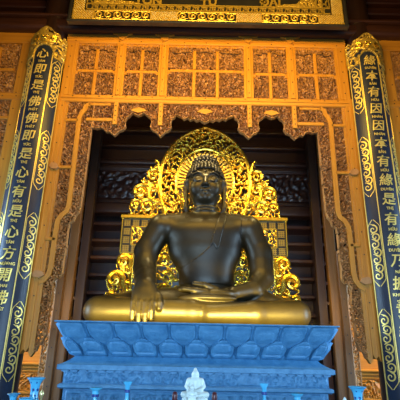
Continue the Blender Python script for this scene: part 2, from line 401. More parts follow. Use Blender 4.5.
# ================================================================== GILT SIGNBOARD
def signboard():
    t = empty('signboard', (.02, 7.2, 8.1), 'large black and gold signboard with a key-pattern border above the opening', 'signboard')
    X0, X1, Z0, Z1 = -2.98, 3.02, 8.10, 10.3; Yf = 7.2; xc = .02
    parts = []
    def P(mb, nm, m, sm=False): o = mb.build(nm, m, t, sm); parts.append(o); return o
    P(MB().box(X0 + .05, X1 - .05, Yf, Yf + .08, Z0 + .04, Z1), 'panel', M['black'])
    for z in (Z0, Z1 - .06): P(MB().box(X0, X1, Yf - .05, Yf + .1, z, z + .06, b=.02), 'frame_rail', M['black'])
    for x in (X0, X1 - .07): P(MB().box(x, x + .07, Yf - .05, Yf + .1, Z0 + .06, Z1 - .06, b=.02), 'frame_stile', M['black'])
    # gold scale band with black scroll cartouches
    g = MB()
    bw = .245
    bz0, bz1 = Z0 + .065, Z0 + .065 + bw
    cart = [(-2.45, -1.78), (-1.30, -.60), (-.42 + .0, .30), (.72, 1.52), (1.95, 2.55)]
    cart = [at(a, 20, 7.2)[0:1] + at(b, 20, 7.2)[0:1] for a, b in ((94, 150), (178, 236), (262, 318))]
    xs = X0 + .09
    def scales(x0, x1, z0, z1):
        g.box(x0, x1, Yf - .02, Yf, z0, z1)
        d = .055; j = 0; z = z0 + d * .5
        while z < z1:
            x = x0 + d * (.5 if j % 2 else 1)
            while x < x1 - d * .3:
                g.add([(x - d * .48, Yf - .022, z), (x, Yf - .022, z - d * .4), (x + d * .48, Yf - .022, z), (x, Yf - .022, z + d * .4), (x, Yf - .05, z)],
                      [(0, 1, 4), (1, 2, 4), (2, 3, 4), (3, 0, 4)])
                x += d
            z += d * .5; j += 1
    e = xs
    for a, b in cart: scales(e, a, bz0, bz1); e = b
    scales(e, X1 - .09, bz0, bz1)
    scales(xs, xs + bw, bz1, Z1 - .1); scales(X1 - .09 - bw, X1 - .09, bz1, Z1 - .1)
    P(g, 'scale_band', M['old'])
    for a, b in cart:
        c = MB(); n = 6; w = (b - a) / n
        for i in range(n):
            zc = (bz0 + bz1) / 2; sg = 1 if i % 2 else -1
            c.tube([(x, Yf - .03, z) for x, z in spiral(a + w * (i + .5), zc, w * .47, 1.4, PI * .5 * sg, sg, 26)], .017, 6)
            c.tube([(a + w * i, Yf - .03, zc + sg * .08), (a + w * (i + .5), Yf - .03, zc + sg * .105), (a + w * (i + 1), Yf - .03, zc + sg * .06)], [.008, .017, .006], 6)
        c.tube([(a, Yf - .02, bz0 + .01), (b, Yf - .02, bz0 + .01)], .010, 6); c.tube([(a, Yf - .02, bz1 - .01), (b, Yf - .02, bz1 - .01)], .010, 6)
        P(c, 'scroll_cartouche', M['old'], True)
    # key pattern
    k = MB(); kx0, kx1 = xs + bw + .03, X1 - .09 - bw - .03; kz0, kz1 = bz1 + .025, bz1 + .195
    def bar(x0, x1, z0, z1): k.box(x0, x1, Yf - .025, Yf, z0, z1)
    lw = .018
    bar(kx0, kx1, kz0, kz0 + lw); bar(kx0, kx1, kz1 - lw, kz1)
    n = 28; w = (kx1 - kx0 - .2) / n; hz = kz1 - kz0
    for i in range(n):
        x = kx0 + .1 + i * w
        bar(x + w * .05, x + w * .95, kz0 + hz * .62, kz0 + hz * .62 + lw)
        bar(x + w * .46, x + w * .46 + lw, kz0 + hz * .30, kz0 + hz * .62)
        bar(x + w * .05, x + w * .05 + lw, kz0 + hz * .62, kz0 + hz * .8)
        bar(x + w * .78, x + w * .78 + lw, kz0 + hz * .1, kz0 + hz * .42)
        bar(x + w * .12, x + w * .12 + lw, kz0 + hz * .1, kz0 + hz * .42)
        bar(x + w * .62, x + w * .78, kz0 + hz * .42 - lw, kz0 + hz * .42); bar(x + w * .12, x + w * .30, kz0 + hz * .42 - lw, kz0 + hz * .42)
    for x0 in (kx0, kx1 - hz):
        bar(x0, x0 + lw, kz0, Z1 - .3); bar(x0 + hz - lw, x0 + hz, kz1, Z1 - .3)
        z = kz1 + .02
        while z < Z1 - .5:
            bar(x0 + hz * .5, x0 + hz * .5 + lw, z, z + w * .9); bar(x0 + hz * .2, x0 + hz * .5, z + w * .4, z + w * .4 + lw)
            bar(x0 + hz * .5, x0 + hz * .8, z + w * .85, z + w * .85 + lw); bar(x0 + hz * .5, x0 + hz * .8, z, z + lw); z += w
    P(k, 'key_border', M['old'])
    # cloud corners inside the border
    for sg in (-1, 1):
        cxn = kx0 + hz if sg < 0 else kx1 - hz
        poly = [(cxn, kz1), (cxn - sg * 1.0, kz1), (cxn - sg * .8, kz1 + .07), (cxn - sg * .55, kz1 + .08), (cxn - sg * .45, kz1 + .2), (cxn - sg * .2, kz1 + .24), (cxn, kz1 + .75)]
        parts.append(carved('corner_ornament', [poly], Yf - .005, M['old'], t, cell=.014, sc=.07, thr=.2, amp=.02, depth=.005, seed=33, border=.015))
    for px, cap, ch in ((148, 'TÔN', '尊'), (209, 'TỪ', '慈'), (270, 'ĐẠI', '大')):
        x = at(px, 4, 7.2)[0]
        v, f = text_mesh(cap, .27, .008, .010)
        zt = max(p[1] for p in v)
        zb = min(p[1] for p in v) if cap != 'ĐẠI' else -.105
        P(MB().add([(x + a, Yf - .012 - c, 8.60 + b - zb) for a, b, c in v], f), 'caption', M['old'])
        v, f = text_mesh(ch, .95, .012, .02)
        P(MB().add([(x + a, Yf - .016 - c, 9.50 + b) for a, b, c in v], f), 'character', M['old'])
    return t
signboard()

# ================================================================== CARVED SCREEN (central bay)
YS = 8.0
def pegs(mb, pts, y, r=.014):
    for x, z in pts:
        mb.add([(x + r * math.cos(a * PI / 3), y, z + r * math.sin(a * PI / 3)) for a in range(6)] +
               [(x + r * math.cos(a * PI / 3), y + .03, z + r * math.sin(a * PI / 3)) for a in range(6)],
               [tuple(range(6))] + [(i, (i + 1) % 6, (i + 1) % 6 + 6, i + 6) for i in range(6)], 1)
def screen():
    t = empty('carved_screen', (0, YS, 1.4), 'big carved openwork screen with scalloped lower edge framing the seated bronze statue', 'carved screen')
    W = [M['wood_h'], M['peg']]; V = [M['wood_v'], M['peg']]
    XE = 3.2
    m = MB().box(-XE, XE, YS - .08, YS + .06, 8.17, 8.42, b=.02); m.box(-XE, XE, YS - .10, YS - .06, 8.26, 8.29)
    pegs(m, [(-3 + i * .5, 8.22) for i in range(13)], YS - .088); m.build('top_rail', W, t)
    m = MB().box(-XE, XE, YS - .08, YS + .06, 6.60, 6.79, b=.02); m.box(-XE, XE, YS - .095, YS - .06, 6.685, 6.705)
    pegs(m, [(-2.9 + i * .29, 6.745) for i in range(21)], YS - .088); m.build('lower_rail', W, t)
    MU = (-1.93, -.96, .96, 1.93)
    for x in MU:
        m = MB().box(x - .055, x + .055, YS - .09, YS + .06, 6.79, 8.17, b=.015)
        m.box(x - .05, x + .05, YS - .09, YS + .06, 6.06, 6.60, b=.015)
        pegs(m, [(x, 6.15 + i * .12) for i in range(4)] + [(x, 6.9 + i * .3) for i in range(5)], YS - .098)
        mul = m.build('mullion', V, t)
        # bat-shaped clasp over the top rail
        MB().prism([(x - .22, 8.40), (x - .10, 8.36), (x - .08, 8.27), (x, 8.22), (x + .08, 8.27), (x + .10, 8.36), (x + .22, 8.40), (x + .1, 8.45), (x - .1, 8.45)], YS - .13, YS - .08).build('clasp', M['wood_h'], mul)
    edges = [-XE, -2.95]
    for s in (-1, 1):
        a, b = sorted((s * XE, s * 2.97))
        m = MB().box(a, b, YS - .07, YS + .06, 6.79, 8.17, b=.015); pegs(m, [(s * 3.08, 6.95 + .28 * i) for i in range(5)], YS - .078)
        m.build('stile', V, t)
    spans = [(-2.97, -1.985), (-1.875, -1.015), (-.905, .905), (1.015, 1.875), (1.985, 2.97)]
    for i, (a, b) in enumerate(spans):
        wide = i == 2
        zc = 7.47 if wide else 7.42
        br = MB(); d = .038; y0, y1 = YS - .065, YS + .03
        # inner frame
        br.box(a, a + .05, y0, y1, 6.79, 8.17); br.box(b - .05, b, y0, y1, 6.79, 8.17)
        br.box(a, b, y0 + .03, y1, 8.12, 8.17)
        br.box(a + .1, b - .1, y0, y1, zc - d, zc + d, b=.015)
        for e in (a + .05, b - .1): br.box(e, e + .05, y0 + .02, y1, zc - d * 2, zc + d * .4)
        vx = ((a + (b - a) * .355), (a + (b - a) * .645)) if wide else ((a + b) / 2,)
        for x in vx:
            br.box(x - d, x + d, y0 - .005, y1, 6.79, zc - d, b=.015); br.box(x - d, x + d, y0 - .005, y1, zc + d, 8.0, b=.015)
        br.build('lattice_bar', M['wood_v'], t)
        carved('carved_panel', [[(a, 6.79), (b, 6.79), (b, 8.17), (a, 8.17)]], YS, M['carve'], t, seed=10 + i, sc=.052, thr=.46, cell=.0100, amp=.06, depth=.05)
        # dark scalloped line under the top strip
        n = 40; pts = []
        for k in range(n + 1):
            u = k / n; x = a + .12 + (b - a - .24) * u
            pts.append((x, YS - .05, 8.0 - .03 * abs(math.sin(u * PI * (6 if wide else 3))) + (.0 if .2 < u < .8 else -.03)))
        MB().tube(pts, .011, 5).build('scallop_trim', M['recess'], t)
    # ---- scalloped valance hanging under the lower rail
    def drop(xc):   # pendant outline, left to right
        return [(xc - .30, 6.30), (xc - .24, 6.26), (xc - .205, 6.16), (xc - .23, 6.04), (xc - .17, 5.95), (xc - .10, 5.93), (xc - .05, 5.86), (xc, 5.82),
                (xc + .05, 5.86), (xc + .10, 5.93), (xc + .17, 5.95), (xc + .23, 6.04), (xc + .205, 6.16), (xc + .24, 6.26), (xc + .30, 6.30)]
    half = [(0, 6.17), (.06, 6.20), (.11, 6.24), (.17, 6.21), (.24, 6.26), (.31, 6.23), (.38, 6.28), (.45, 6.25), (.52, 6.31), (.58, 6.33), (.63, 6.36)]
    side = [(1.26, 6.33), (1.32, 6.37), (1.39, 6.33), (1.44, 6.31), (1.50, 6.33), (1.57, 6.37)]
    lowr = half + drop(.94) + side + drop(1.92)[:9] + [(2.03, 5.91), (2.10, 5.90), (2.16, 5.98), (2.23, 6.00), (2.30, 5.97), (2.36, 5.99), (2.42, 5.99)]
    full = [(-x, z) for x, z in reversed(lowr[1:])] + lowr
    poly = [(-2.42, 6.62)] + full + [(2.42, 6.62)]
    carved('valance', [poly], YS, M['carve'], t, seed=40, sc=.052, thr=.46, cell=.0100, amp=.06, depth=.05, border=.010)
    for xc in (0, 1.44, -1.44):   # small gilded flower set in the valance
        MB().prism([(xc - .17, 6.42), (xc - .10, 6.40), (xc, 6.37), (xc + .10, 6.40), (xc + .17, 6.42), (xc + .12, 6.47), (xc, 6.50), (xc - .12, 6.47)], YS - .06, YS).build('flower_boss', M['wood_h'], t)
    # ---- side pieces
    for s in (-1, 1):
        f = lambda pts: [(s * x, z) for x, z in pts]
        # box frame in the corner and the long bent bar
        m = MB()
        def bb(x0, x1, z0, z1): m.box(*sorted((s * x0, s * x1)), YS - .07, YS + .03, z0, z1, b=.012)
        bb(1.985, 2.55, 6.14, 6.22); bb(2.05, 2.52, 6.52, 6.585)
        path = [(2.50, 6.56), (2.58, 6.52), (2.60, 6.42), (2.66, 6.33), (2.70, 6.20), (2.69, 5.4), (2.68, 4.5), (2.68, 4.22), (2.71, 4.10), (2.80, 4.02), (2.86, 3.90), (2.87, 3.5), (2.87, 3.0), (2.89, 2.86), (2.97, 2.74), (3.06, 2.70)]
        w = .047
        L = []; Rr = []
        for i, p in enumerate(path):
            q0, q1 = path[max(i - 1, 0)], path[min(i + 1, len(path) - 1)]
            dx, dz = q1[0] - q0[0], q1[1] - q0[1]; l = math.hypot(dx, dz)
            L.append((p[0] - dz / l * w, p[1] + dx / l * w)); Rr.append((p[0] + dz / l * w, p[1] - dx / l * w))
        for i in range(len(path) - 1):
            m.prism(f([L[i], L[i + 1], Rr[i + 1], Rr[i]]), YS - .07, YS + .03)
        bb(2.72, 3.0, 6.12, 6.19); bb(2.72, 3.0, 5.02, 5.09); bb(2.86, 3.05, 3.50, 3.57)
        m.build('bent_bar', M['wood_v'], t)
        inner = [(2.42, 5.99), (2.425, 5.2), (2.44, 4.6), (2.45, 4.25), (2.47, 4.10), (2.53, 4.02), (2.55, 3.92), (2.62, 3.88), (2.64, 3.7), (2.63, 3.4), (2.65, 3.1), (2.645, 2.88),
                 (2.69, 2.80), (2.76, 2.78), (2.80, 2.70), (2.78, 2.4), (2.80, 2.1), (2.79, 1.78), (2.83, 1.70), (2.86, 1.60), (2.91, 1.58), (2.94, 1.48), (3.02, 1.46)]
        poly = f([(3.02, 6.62), (2.42, 6.62)] + inner)
        carved('side_carving', [poly], YS, M['carve'], t, seed=50 + s, sc=.052, thr=.46, cell=.0100, amp=.06, depth=.05, border=.008)
        # plain stepped boards beside the column
        m = MB()
        for k, (x0, x1, zb, yy) in enumerate(((2.97, 3.06, 1.42, -.05), (3.06, 3.15, 1.50, -.075), (3.15, 3.23, 1.46, -.10))):
            m.prism(f([(x0, zb + .05), (x0 + (x1 - x0) * .5, zb - .03), (x1, zb + .02), (x1, 6.79), (x0, 6.79)]), YS + yy, YS + .06)
        pegs(m, [(s * 3.10, 2 + i * .45) for i in range(11)], YS - .082)
        m.build('edge_board', V, t)
        MB().prism(f([(2.95, 2.83), (3.0, 2.90), (3.12, 2.92), (3.2, 2.86), (3.16, 2.80), (3.05, 2.78)]), YS - .12, YS - .06).build('clasp', M['carve'], t)
        MB().prism(f([(2.97, 5.03), (3.03, 5.12), (3.12, 5.13), (3.18, 5.06), (3.12, 5.0), (3.03, 4.99)]), YS - .12, YS - .06).build('clasp', M['carve'], t)
    return t
screen()

# ------------------------------------------------------------------ side bays
def side_screen(s, word):
    t = empty('carved_side_screen', (s * 5.3, YS, 2.9), 'carved openwork screen in the side bay outside the %s column' % word, 'carved screen')
    W = [M['wood_h'], M['peg']]; V = [M['wood_v'], M['peg']]
    xi, xo = 3.93, 6.9
    def bx(m, x0, x1, z0, z1, d=.08, b=.015): m.box(*sorted((s * x0, s * x1)), YS - d, YS + .05, z0, z1, b=b)
    m = MB(); bx(m, xi, xo, 8.12, 8.42); m.build('top_rail', W, t)
    m = MB(); bx(m, xi, xo, 6.62, 6.80); pegs(m, [(s * (xi + .2 + i * .3), 6.71) for i in range(9)], YS - .088); m.build('lower_rail', W, t)
    m = MB(); bx(m, xi, xi + .30, 2.9, 8.12, .07); pegs(m, [(s * (xi + .22), 3.2 + i * .4) for i in range(12)], YS - .078); m.build('stile', V, t)
    for x in (5.20, 6.2): m = MB(); bx(m, x, x + .11, 5.9, 8.12); m.build('mullion', V, t)
    for i, (a, b) in enumerate(((xi + .30, 5.20), (5.31, 6.2))):
        q = [tuple((s * x, z)) for x, z in ((a, 6.8), (b, 6.8), (b, 8.12), (a, 8.12))]
        carved('carved_panel', [q], YS, M['carve'], t, seed=70 + i + s, sc=.056, thr=.44, cell=.012, amp=.05, depth=.05)
        m = MB(); c = (a + b) / 2
        bx(m, a + .08, b - .08, 7.36, 7.45, .065); bx(m, c - .045, c + .045, 6.8, 7.36, .07); bx(m, c - .045, c + .045, 7.45, 8.0, .07)
        m.build('lattice_bar', M['wood_v'], t)
    q = [(s * x, z) for x, z in ((xi + .28, 6.64), (6.2, 6.64), (6.2, 6.3), (5.5, 6.3), (5.3, 5.9), (5.1, 5.95), (4.98, 5.2), (4.9, 4.0), (4.7, 3.7), (4.6, 3.0), (xi + .28, 2.95))]
    carved('side_carving', [q], YS, M['carve'], t, seed=80 + s, sc=.056, thr=.44, cell=.012, amp=.05, depth=.05, border=.024)
    m = MB()
    bx(m, 4.72, 4.82, 4.1, 6.2, .065); bx(m, xi + .3, 4.98, 6.14, 6.22, .065); bx(m, xi + .3, 4.75, 5.0, 5.08, .065); bx(m, xi + .3, 4.7, 4.1, 4.18, .065)
    m.build('lattice_bar', M['wood_v'], t)
side_screen(-1, 'leftmost'); side_screen(1, 'rightmost')

# ================================================================== SECOND FRAME AND DARK SHRINE BEHIND
for s, w in ((-1, 'left'), (1, 'right')):
    t = empty('inner_door_frame', (s * 2.75, 9.0, 0), 'narrow brown timber frame with carved strip behind the %s edge of the carved screen' % w, 'door frame')
    def bx(m, x0, x1, y0, y1, z0, z1): return m.box(*sorted((s * x0, s * x1)), y0, y1, z0, z1, b=.015)
    m = bx(MB(), 2.84, 3.00, 8.75, 8.87, 0, 3.6); pegs(m, [(s * 2.92, .5 + .35 * i) for i in range(9)], 8.742); m.build('plank', [M['wood_d'], M['peg']], t)
    carved('carved_strip', [[(s * x, z) for x, z in ((3.0, .4), (3.13, .4), (3.13, 3.6), (3.0, 3.6))]], 8.80, M['carve'], t, seed=60, sc=.06, cell=.014, border=.014)
    bx(MB(), 2.72, 2.92, 9.0, 9.14, 0, 7.2).build('post', M['wood_d'], t)
    carved('carved_strip', [[(s * x, z) for x, z in ((2.92, .4), (3.04, .4), (3.04, 3.6), (2.92, 3.6))]], 9.05, M['carve'], t, seed=62, sc=.06, cell=.014, border=.014)
    bx(MB(), 2.66, 2.86, 9.72, 9.92, 0, 7.3).build('dark_post', M['darkv'], t)

t = empty('dark_wooden_partition', (0, 11.2, 0), 'dark mahogany wall of beams and carved panels behind the gilt halo', 'partition')
for z0, z1, y in ((5.02, 5.34, 10.9), (6.50, 6.68, 10.95), (7.02, 7.16, 10.92), (7.5, 7.72, 10.9), (8.3, 8.6, 10.9)):
    MB().extrude_x(rounded(y, 11.3, z0, z1, .06), -3.4, 3.4).build('beam', M['dark'], t, True)
for z0, z1, nm in ((6.68, 7.02, 'board'), (7.16, 7.5, 'board'), (7.72, 8.3, 'board')):
    MB().box(-3.4, 3.4, 11.1, 11.25, z0, z1).build(nm, M['dark'], t)
for a, b in ((-3.3, -.95), (-.85, .85), (.95, 3.3)):
    def pp(x, z, a=a, b=b):
        d = np.minimum(np.minimum(x - a, b - x), np.minimum(z - 5.36, 6.48 - z))
        return np.where(d > .16, vines(x, z, .22, 5), np.where(d > .12, -.2, .8))
    carved('carved_panel', [[(a, 5.34), (b, 5.34), (b, 6.50), (a, 6.50)]], 11.05, M['dark'], t, cell=.03, pat=pp, cutout=False, amp=.05, depth=.1)
for x in (-.9, .9): MB().box(x - .06, x + .06, 11.0, 11.2, 5.34, 6.5, b=.02).build('stile', M['darkv'], t)
for s, w in ((-1, 'left'), (1, 'right')):
    t = empty('shrine_shelves', (s * 2.4, 11, 0), 'dark stepped wooden shelves in the shadow on the %s of the gilt throne back' % w, 'shelves')
    a, b = sorted((s * .5, s * 3.04))
    for k in range(9):
        z = 1.0 + .46 * k
        MB().box(a, b, 10.95 + .05 * (8 - k) * .3, 11.6, z, z + .10, b=.02).build('shelf', M['red'], t)
        c, d = sorted((s * 2.92, s * 3.05))
        MB().add([(x, y, z + dz + (0 if y > 10.5 else .22)) for x in (c, d) for y in (9.96, 11.0) for dz in (0, .07)],
                 [(0, 1, 3, 2), (4, 6, 7, 5), (0, 4, 5, 1), (2, 3, 7, 6), (1, 5, 7, 3), (0, 2, 6, 4)]).build('side_rail', M['dark'], t)
    MB().box(a, b, 11.6, 11.7, .0, 5.0).build('back_board', M['red'], t)
    MB().box(*sorted((s * 3.05, s * 3.13)), 9.96, 11.7, 0, 7.2).build('side_board', M['dark'], t)

# orange carved cabinets low behind the screen
for s, w in ((-1, 'left'), (1, 'right')):
    t = empty('carved_cabinet', (s * 3.9, 9.8, 0), 'warmly lit carved wooden cabinet standing low behind the %s blue trumpet vase' % w, 'cabinet')
    a, b = sorted((s * 3.16, s * 5.6))
    MB().box(a, b, 9.62, 10.3, 0, 2.3).build('body', M['wood_h'], t)
    for z, h, d in ((2.22, .1, .10), (1.12, .05, .06), (1.19, .05, .09), (1.05, .04, .04), (.62, .06, .05), (.12, .08, .07)):
        MB().box(a, b, 9.62 - d, 9.66, z, z + h, b=.015).build('moulding', M['wood_h'], t)
    carved('carved_panel', [[(a, .69), (b, .69), (b, 1.03), (a, 1.03)]], 9.60, M['wood_h'], t, seed=77, sc=.10, cell=.016, cutout=False, amp=.035)
    carved('carved_panel', [[(a, .22), (b, .22), (b, .60), (a, .60)]], 9.60, M['wood_h'], t, seed=78, sc=.10, cell=.016, cutout=False, amp=.035)

# ================================================================== GILT HALO AND THRONE BACK
YH = 9.5
def halo():
    t = empty('halo_throne_back', (.04, YH, 1.95), 'openwork gold halo and throne back with flame scrolls behind the dark bronze statue', 'halo')
    xc = .04
    def hp(l): return [at(a, b, YH) for a, b in l]
    def both(l):   # left-half outline (photo points) -> symmetric closed polygon
        p = [(xc - abs(x - xc), z) for x, z in hp(l)]
        return p + [(2 * xc - x, z) for x, z in reversed(p)]
    out = [(205.5, 128.5), (200, 130.5), (194, 132), (186, 136), (178, 141.5), (171, 149), (165.5, 158), (162, 168), (160, 180), (160, 192), (162, 205), (166, 218)]
    inn = [(205.5, 150.5), (198, 151.5), (191, 154.5), (185, 159.5), (180.5, 166), (177.5, 174), (176.5, 183), (177.5, 193), (180.5, 202), (186, 211)]
    Po, Pi = both(out), both(inn)
    # pierced scroll band between outer rim and sun disc
    carved('nimbus_band', [Po + Pi + [Pi[0]] if False else Po], YH, M['gold'], t, seed=21, sc=.125, thr=.40, cell=.014, amp=.10, depth=.05)
    def rim(l, r, nm, y):
        P = [(xc - abs(x - xc), z) for x, z in hp(l)]
        P = P[::-1] + [(2 * xc - x, z) for x, z in P[1:]]
        # resample smooth
        Q = []
        for i in range(len(P) - 1):
            p0, p1, p2, p3 = P[max(i - 1, 0)], P[i], P[i + 1], P[min(i + 2, len(P) - 1)]
            for k in range(6):
                u = k / 6
                Q.append(tuple(.5 * (2 * p1[j] + (p2[j] - p0[j]) * u + (2 * p0[j] - 5 * p1[j] + 4 * p2[j] - p3[j]) * u * u + (3 * p1[j] - p0[j] - 3 * p2[j] + p3[j]) * u ** 3) for j in (0, 1)))
        Q.append(P[-1])
        MB().tube([(x, y, z) for x, z in Q], r, 8).build(nm, M['gold'], t, True)
    rim(out, .055, 'outer_rim', YH - .03)
    rim(inn, .035, 'inner_rim', YH - .06)
    cx, cz = xc, at(205, 183, YH)[1]
    # sun disc: plain centre and a ring of ray petals
    MB().prism([(cx + .74 * math.cos(a * PI / 30), cz + .80 * math.sin(a * PI / 30)) for a in range(60)], YH - .03, YH + .02).build('disc', M['recess'], t)
    for k in range(-2, 24):
        a = PI * (k + .5) / 22
        m = MB(); r0, r1 = .48, .70; d = PI / 22 * .26
        c = lambda r, b: (cx + r * math.cos(b), cz + r * 1.03 * math.sin(b))
        p = [c(r0, a - d * .8), c(r1, a - d), c(r1 + .03, a), c(r1, a + d), c(r0, a + d * .8)]
        m.prism(p, YH - .10, YH - .03); m.build('ray', M['old'], t)
    # ---- shoulder flames
    sh = [(161, 176), (158, 163), (154.5, 160.5), (156.5, 165), (151, 167), (147, 173), (146.5, 179), (142, 178.5), (141, 185), (136, 187), (132.5, 193), (133, 200), (130, 206), (128.5, 217), (168, 217), (163, 200)]
    for s in (-1, 1):
        X = lambda x: xc + s * abs(x - xc)
        P = [(X(x), z) for x, z in hp(sh)]
        flame = carved('flame_panel', [P], YH + .02, M['gold'], t, seed=24 + s, sc=.13, thr=.42, cell=.014, amp=.09, depth=.05)
        def scroll(px, py, rp, turns, a0, sg, th, y=YH - .08, tail=None):
            x, z = at(px, py, YH); r = rp * .0246; th *= .66; turns += .2
            pts = spiral(x, z, r, turns, a0, sg, 30, .12); n = len(pts)
            rad = [th * (1 - .65 * i / (n - 1)) for i in range(n)]
            if tail:
                tp = [at(a, b, YH) for a, b in tail]; k = len(tp)
                pts = tp + pts; rad = [th * (.30 + .7 * i / k) for i in range(k)] + rad
            P = [(X(x), y - .05 * (i / len(pts)), z) for i, (x, z) in enumerate(pts)]
            MB().tube(P, rad, 8).build('scroll', M['gold'], flame, True)
        scroll(154, 176, 6.5, 1.3, .4, 1, .065, tail=[(156, 160.5), (159, 164)])
        scroll(141, 193, 8.0, 1.35, -.3, 1, .085, tail=[(152, 212), (150, 202)])
        scroll(153, 189, 5.5, 1.3, 2.8, -1, .06)
        scroll(136, 206, 5.5, 1.3, .3, 1, .055)
        scroll(148, 207, 7.0, 1.35, .5, 1, .075, tail=[(168, 214), (160, 203)])
        scroll(160, 207, 5.0, 1.2, 3.4, -1, .055)
        scroll(146, 184, 3.2, 1.2, 0, 1, .035)
        scroll(165, 197, 3.5, 1.2, 1.5, 1, .04)
        # ledge and fret frame
        zL = at(124, 218, YH)[1]
        xa, xb = sorted((X(at(122, 218, YH)[0]), xc))
        MB().box(xa, xb, YH - .12, YH + .05, zL - .03, zL + .06, b=.015).build('ledge', M['gold'], t)
        # black backing boards carrying the gold fret squares
        xo = at(122.5, 235, YH)[0]; xi = at(132.5, 235, YH)[0]; z0 = at(122, 253, YH)[1]; zf = zL - .03
        b = MB()
        def B(x0, x1, za, zb): b.box(*sorted((X(x0), X(x1))), YH - .03, YH + .03, za, zb)
        cell_ = (zf - z0) / 4
        B(xo, -.30, z0, zf); B(at(133, 275, YH)[0], -.30, 2.0, z0)
        b.build('black_board', M['black'], t)
        fr = MB()
        def fret(x, z, w, h):
            x0, x1 = x - w * .40, x + w * .40; l = w * .085
            for zz in (-.36, -.12, .12, .36): fr.box(x0, x1, YH - .06, YH - .03, z + h * zz - l / 2, z + h * zz + l / 2)
            for xx in (-.26, 0, .26): fr.box(x + w * xx - l / 2, x + w * xx + l / 2, YH - .06, YH - .03, z - h * .40, z + h * .40)
        cells = []
        for r in range(4): cells.append((xo + cell_ * .5, zf - cell_ * (r + .5)))
        for c in range(1, 6): cells.append((xo + cell_ * (c + .5), zf - cell_ * .5))
        for c in range(1, 3): cells.append((xo + cell_ * (c + .5), z0 + cell_ * .5))
        for r in range(6): cells.append((at(136.5, 275, YH)[0] + .09, z0 - cell_ * (r + .5)))
        for x, z in cells: fret(X(x), z, cell_ * .92, cell_ * .92)
        fr.build('fret_pattern', M['old'], t)
        g = MB()
        def bar(x0, x1, za, zb): g.box(*sorted((X(x0), X(x1))), YH - .075, YH - .03, za, zb)
        w = .022
        bar(xo - w, xo, z0, zf); bar(xo, xo + cell_ * 3, z0 - w, z0); bar(xo + cell_, xo + cell_ + w, z0 + cell_, zf - cell_)
        bar(xo + cell_, -.4, zf - cell_, zf - cell_ + w); bar(xo + cell_, xo + cell_ * 3, z0 + cell_ - w, z0 + cell_)
        bar(xo + cell_ * 3, xo + cell_ * 3 + w, z0, zf - cell_)
        x1 = at(133, 275, YH)[0]
        bar(x1 - w, x1, 2.0, z0); bar(x1 + cell_ * 1.1, x1 + cell_ * 1.1 + w, 2.0, z0)
        g.build('gold_fillet', M['gold'], t)
        q = [(X(x), z) for x, z in ((xo + cell_ * 1.1, z0 + cell_ * 1.02), (xo + cell_ * 2.95, z0 + cell_ * 1.02), (xo + cell_ * 2.95, zf - cell_ * 1.02), (xo + cell_ * 1.1, zf - cell_ * 1.02))]
        carved('carved_square', [q], YH - .04, M['gold'], t, seed=27, sc=.09, thr=.38, cell=.014, amp=.05, depth=.01)
        xq = xo + cell_ * 3.1
        q = [(X(x), z) for x, z in ((xq, 2.0), (-.32, 2.0), (-.32, zf - cell_), (xq, zf - cell_))]
        carved('vine_panel', [q], YH - .05, M['gold'], t, seed=29 + s, sc=.14, thr=.40, cell=.018, amp=.07, depth=.02)
        # lower side scrolls
        lo = [(133, 255), (126, 254), (118, 258), (116, 266), (118, 270), (110, 272), (106, 281), (108, 290), (105, 294), (106, 303), (116, 312), (134, 318), (137, 290)]
        flame = carved('flame_panel', [[(X(x), z) for x, z in hp(lo)]], YH + .02, M['gold'], t, seed=34 + s, sc=.13, thr=.42, cell=.014, amp=.09, depth=.05)
        scroll(124, 262, 7.2, 1.3, -.6, 1, .08, tail=[(131, 284), (129, 275)])
        scroll(115.5, 280, 8.2, 1.35, -.5, 1, .10, tail=[(130, 306), (127, 294)])
        scroll(127, 288, 5.0, 1.3, 2.8, -1, .055)
        scroll(110, 297, 4.0, 1.2, .5, 1, .05)
        scroll(121, 300, 5.5, 1.3, 0, 1, .06)
        scroll(128, 271, 4.0, 1.2, 2.0, -1, .045)
        scroll(165, 262, 5.5, 1.3, 0, 1, .065, YH - .12)
        scroll(168, 278, 6.0, 1.3, 2.6, -1, .07, YH - .12)
        scroll(163, 292, 6.5, 1.3, .3, 1, .075, YH - .12)
        scroll(171, 250, 4.5, 1.3, 2.6, -1, .05, YH - .12)
    MB().box(-1.75, 1.83, YH - .03, YH + .16, 1.958, 2.12, b=.02).build('foot', M['gold'], t)
    MB().box(-1.45, 1.53, YH + .06, YH + .14, 2.12, zL).build('back_board', M['recess'], t)
    return t
halo()

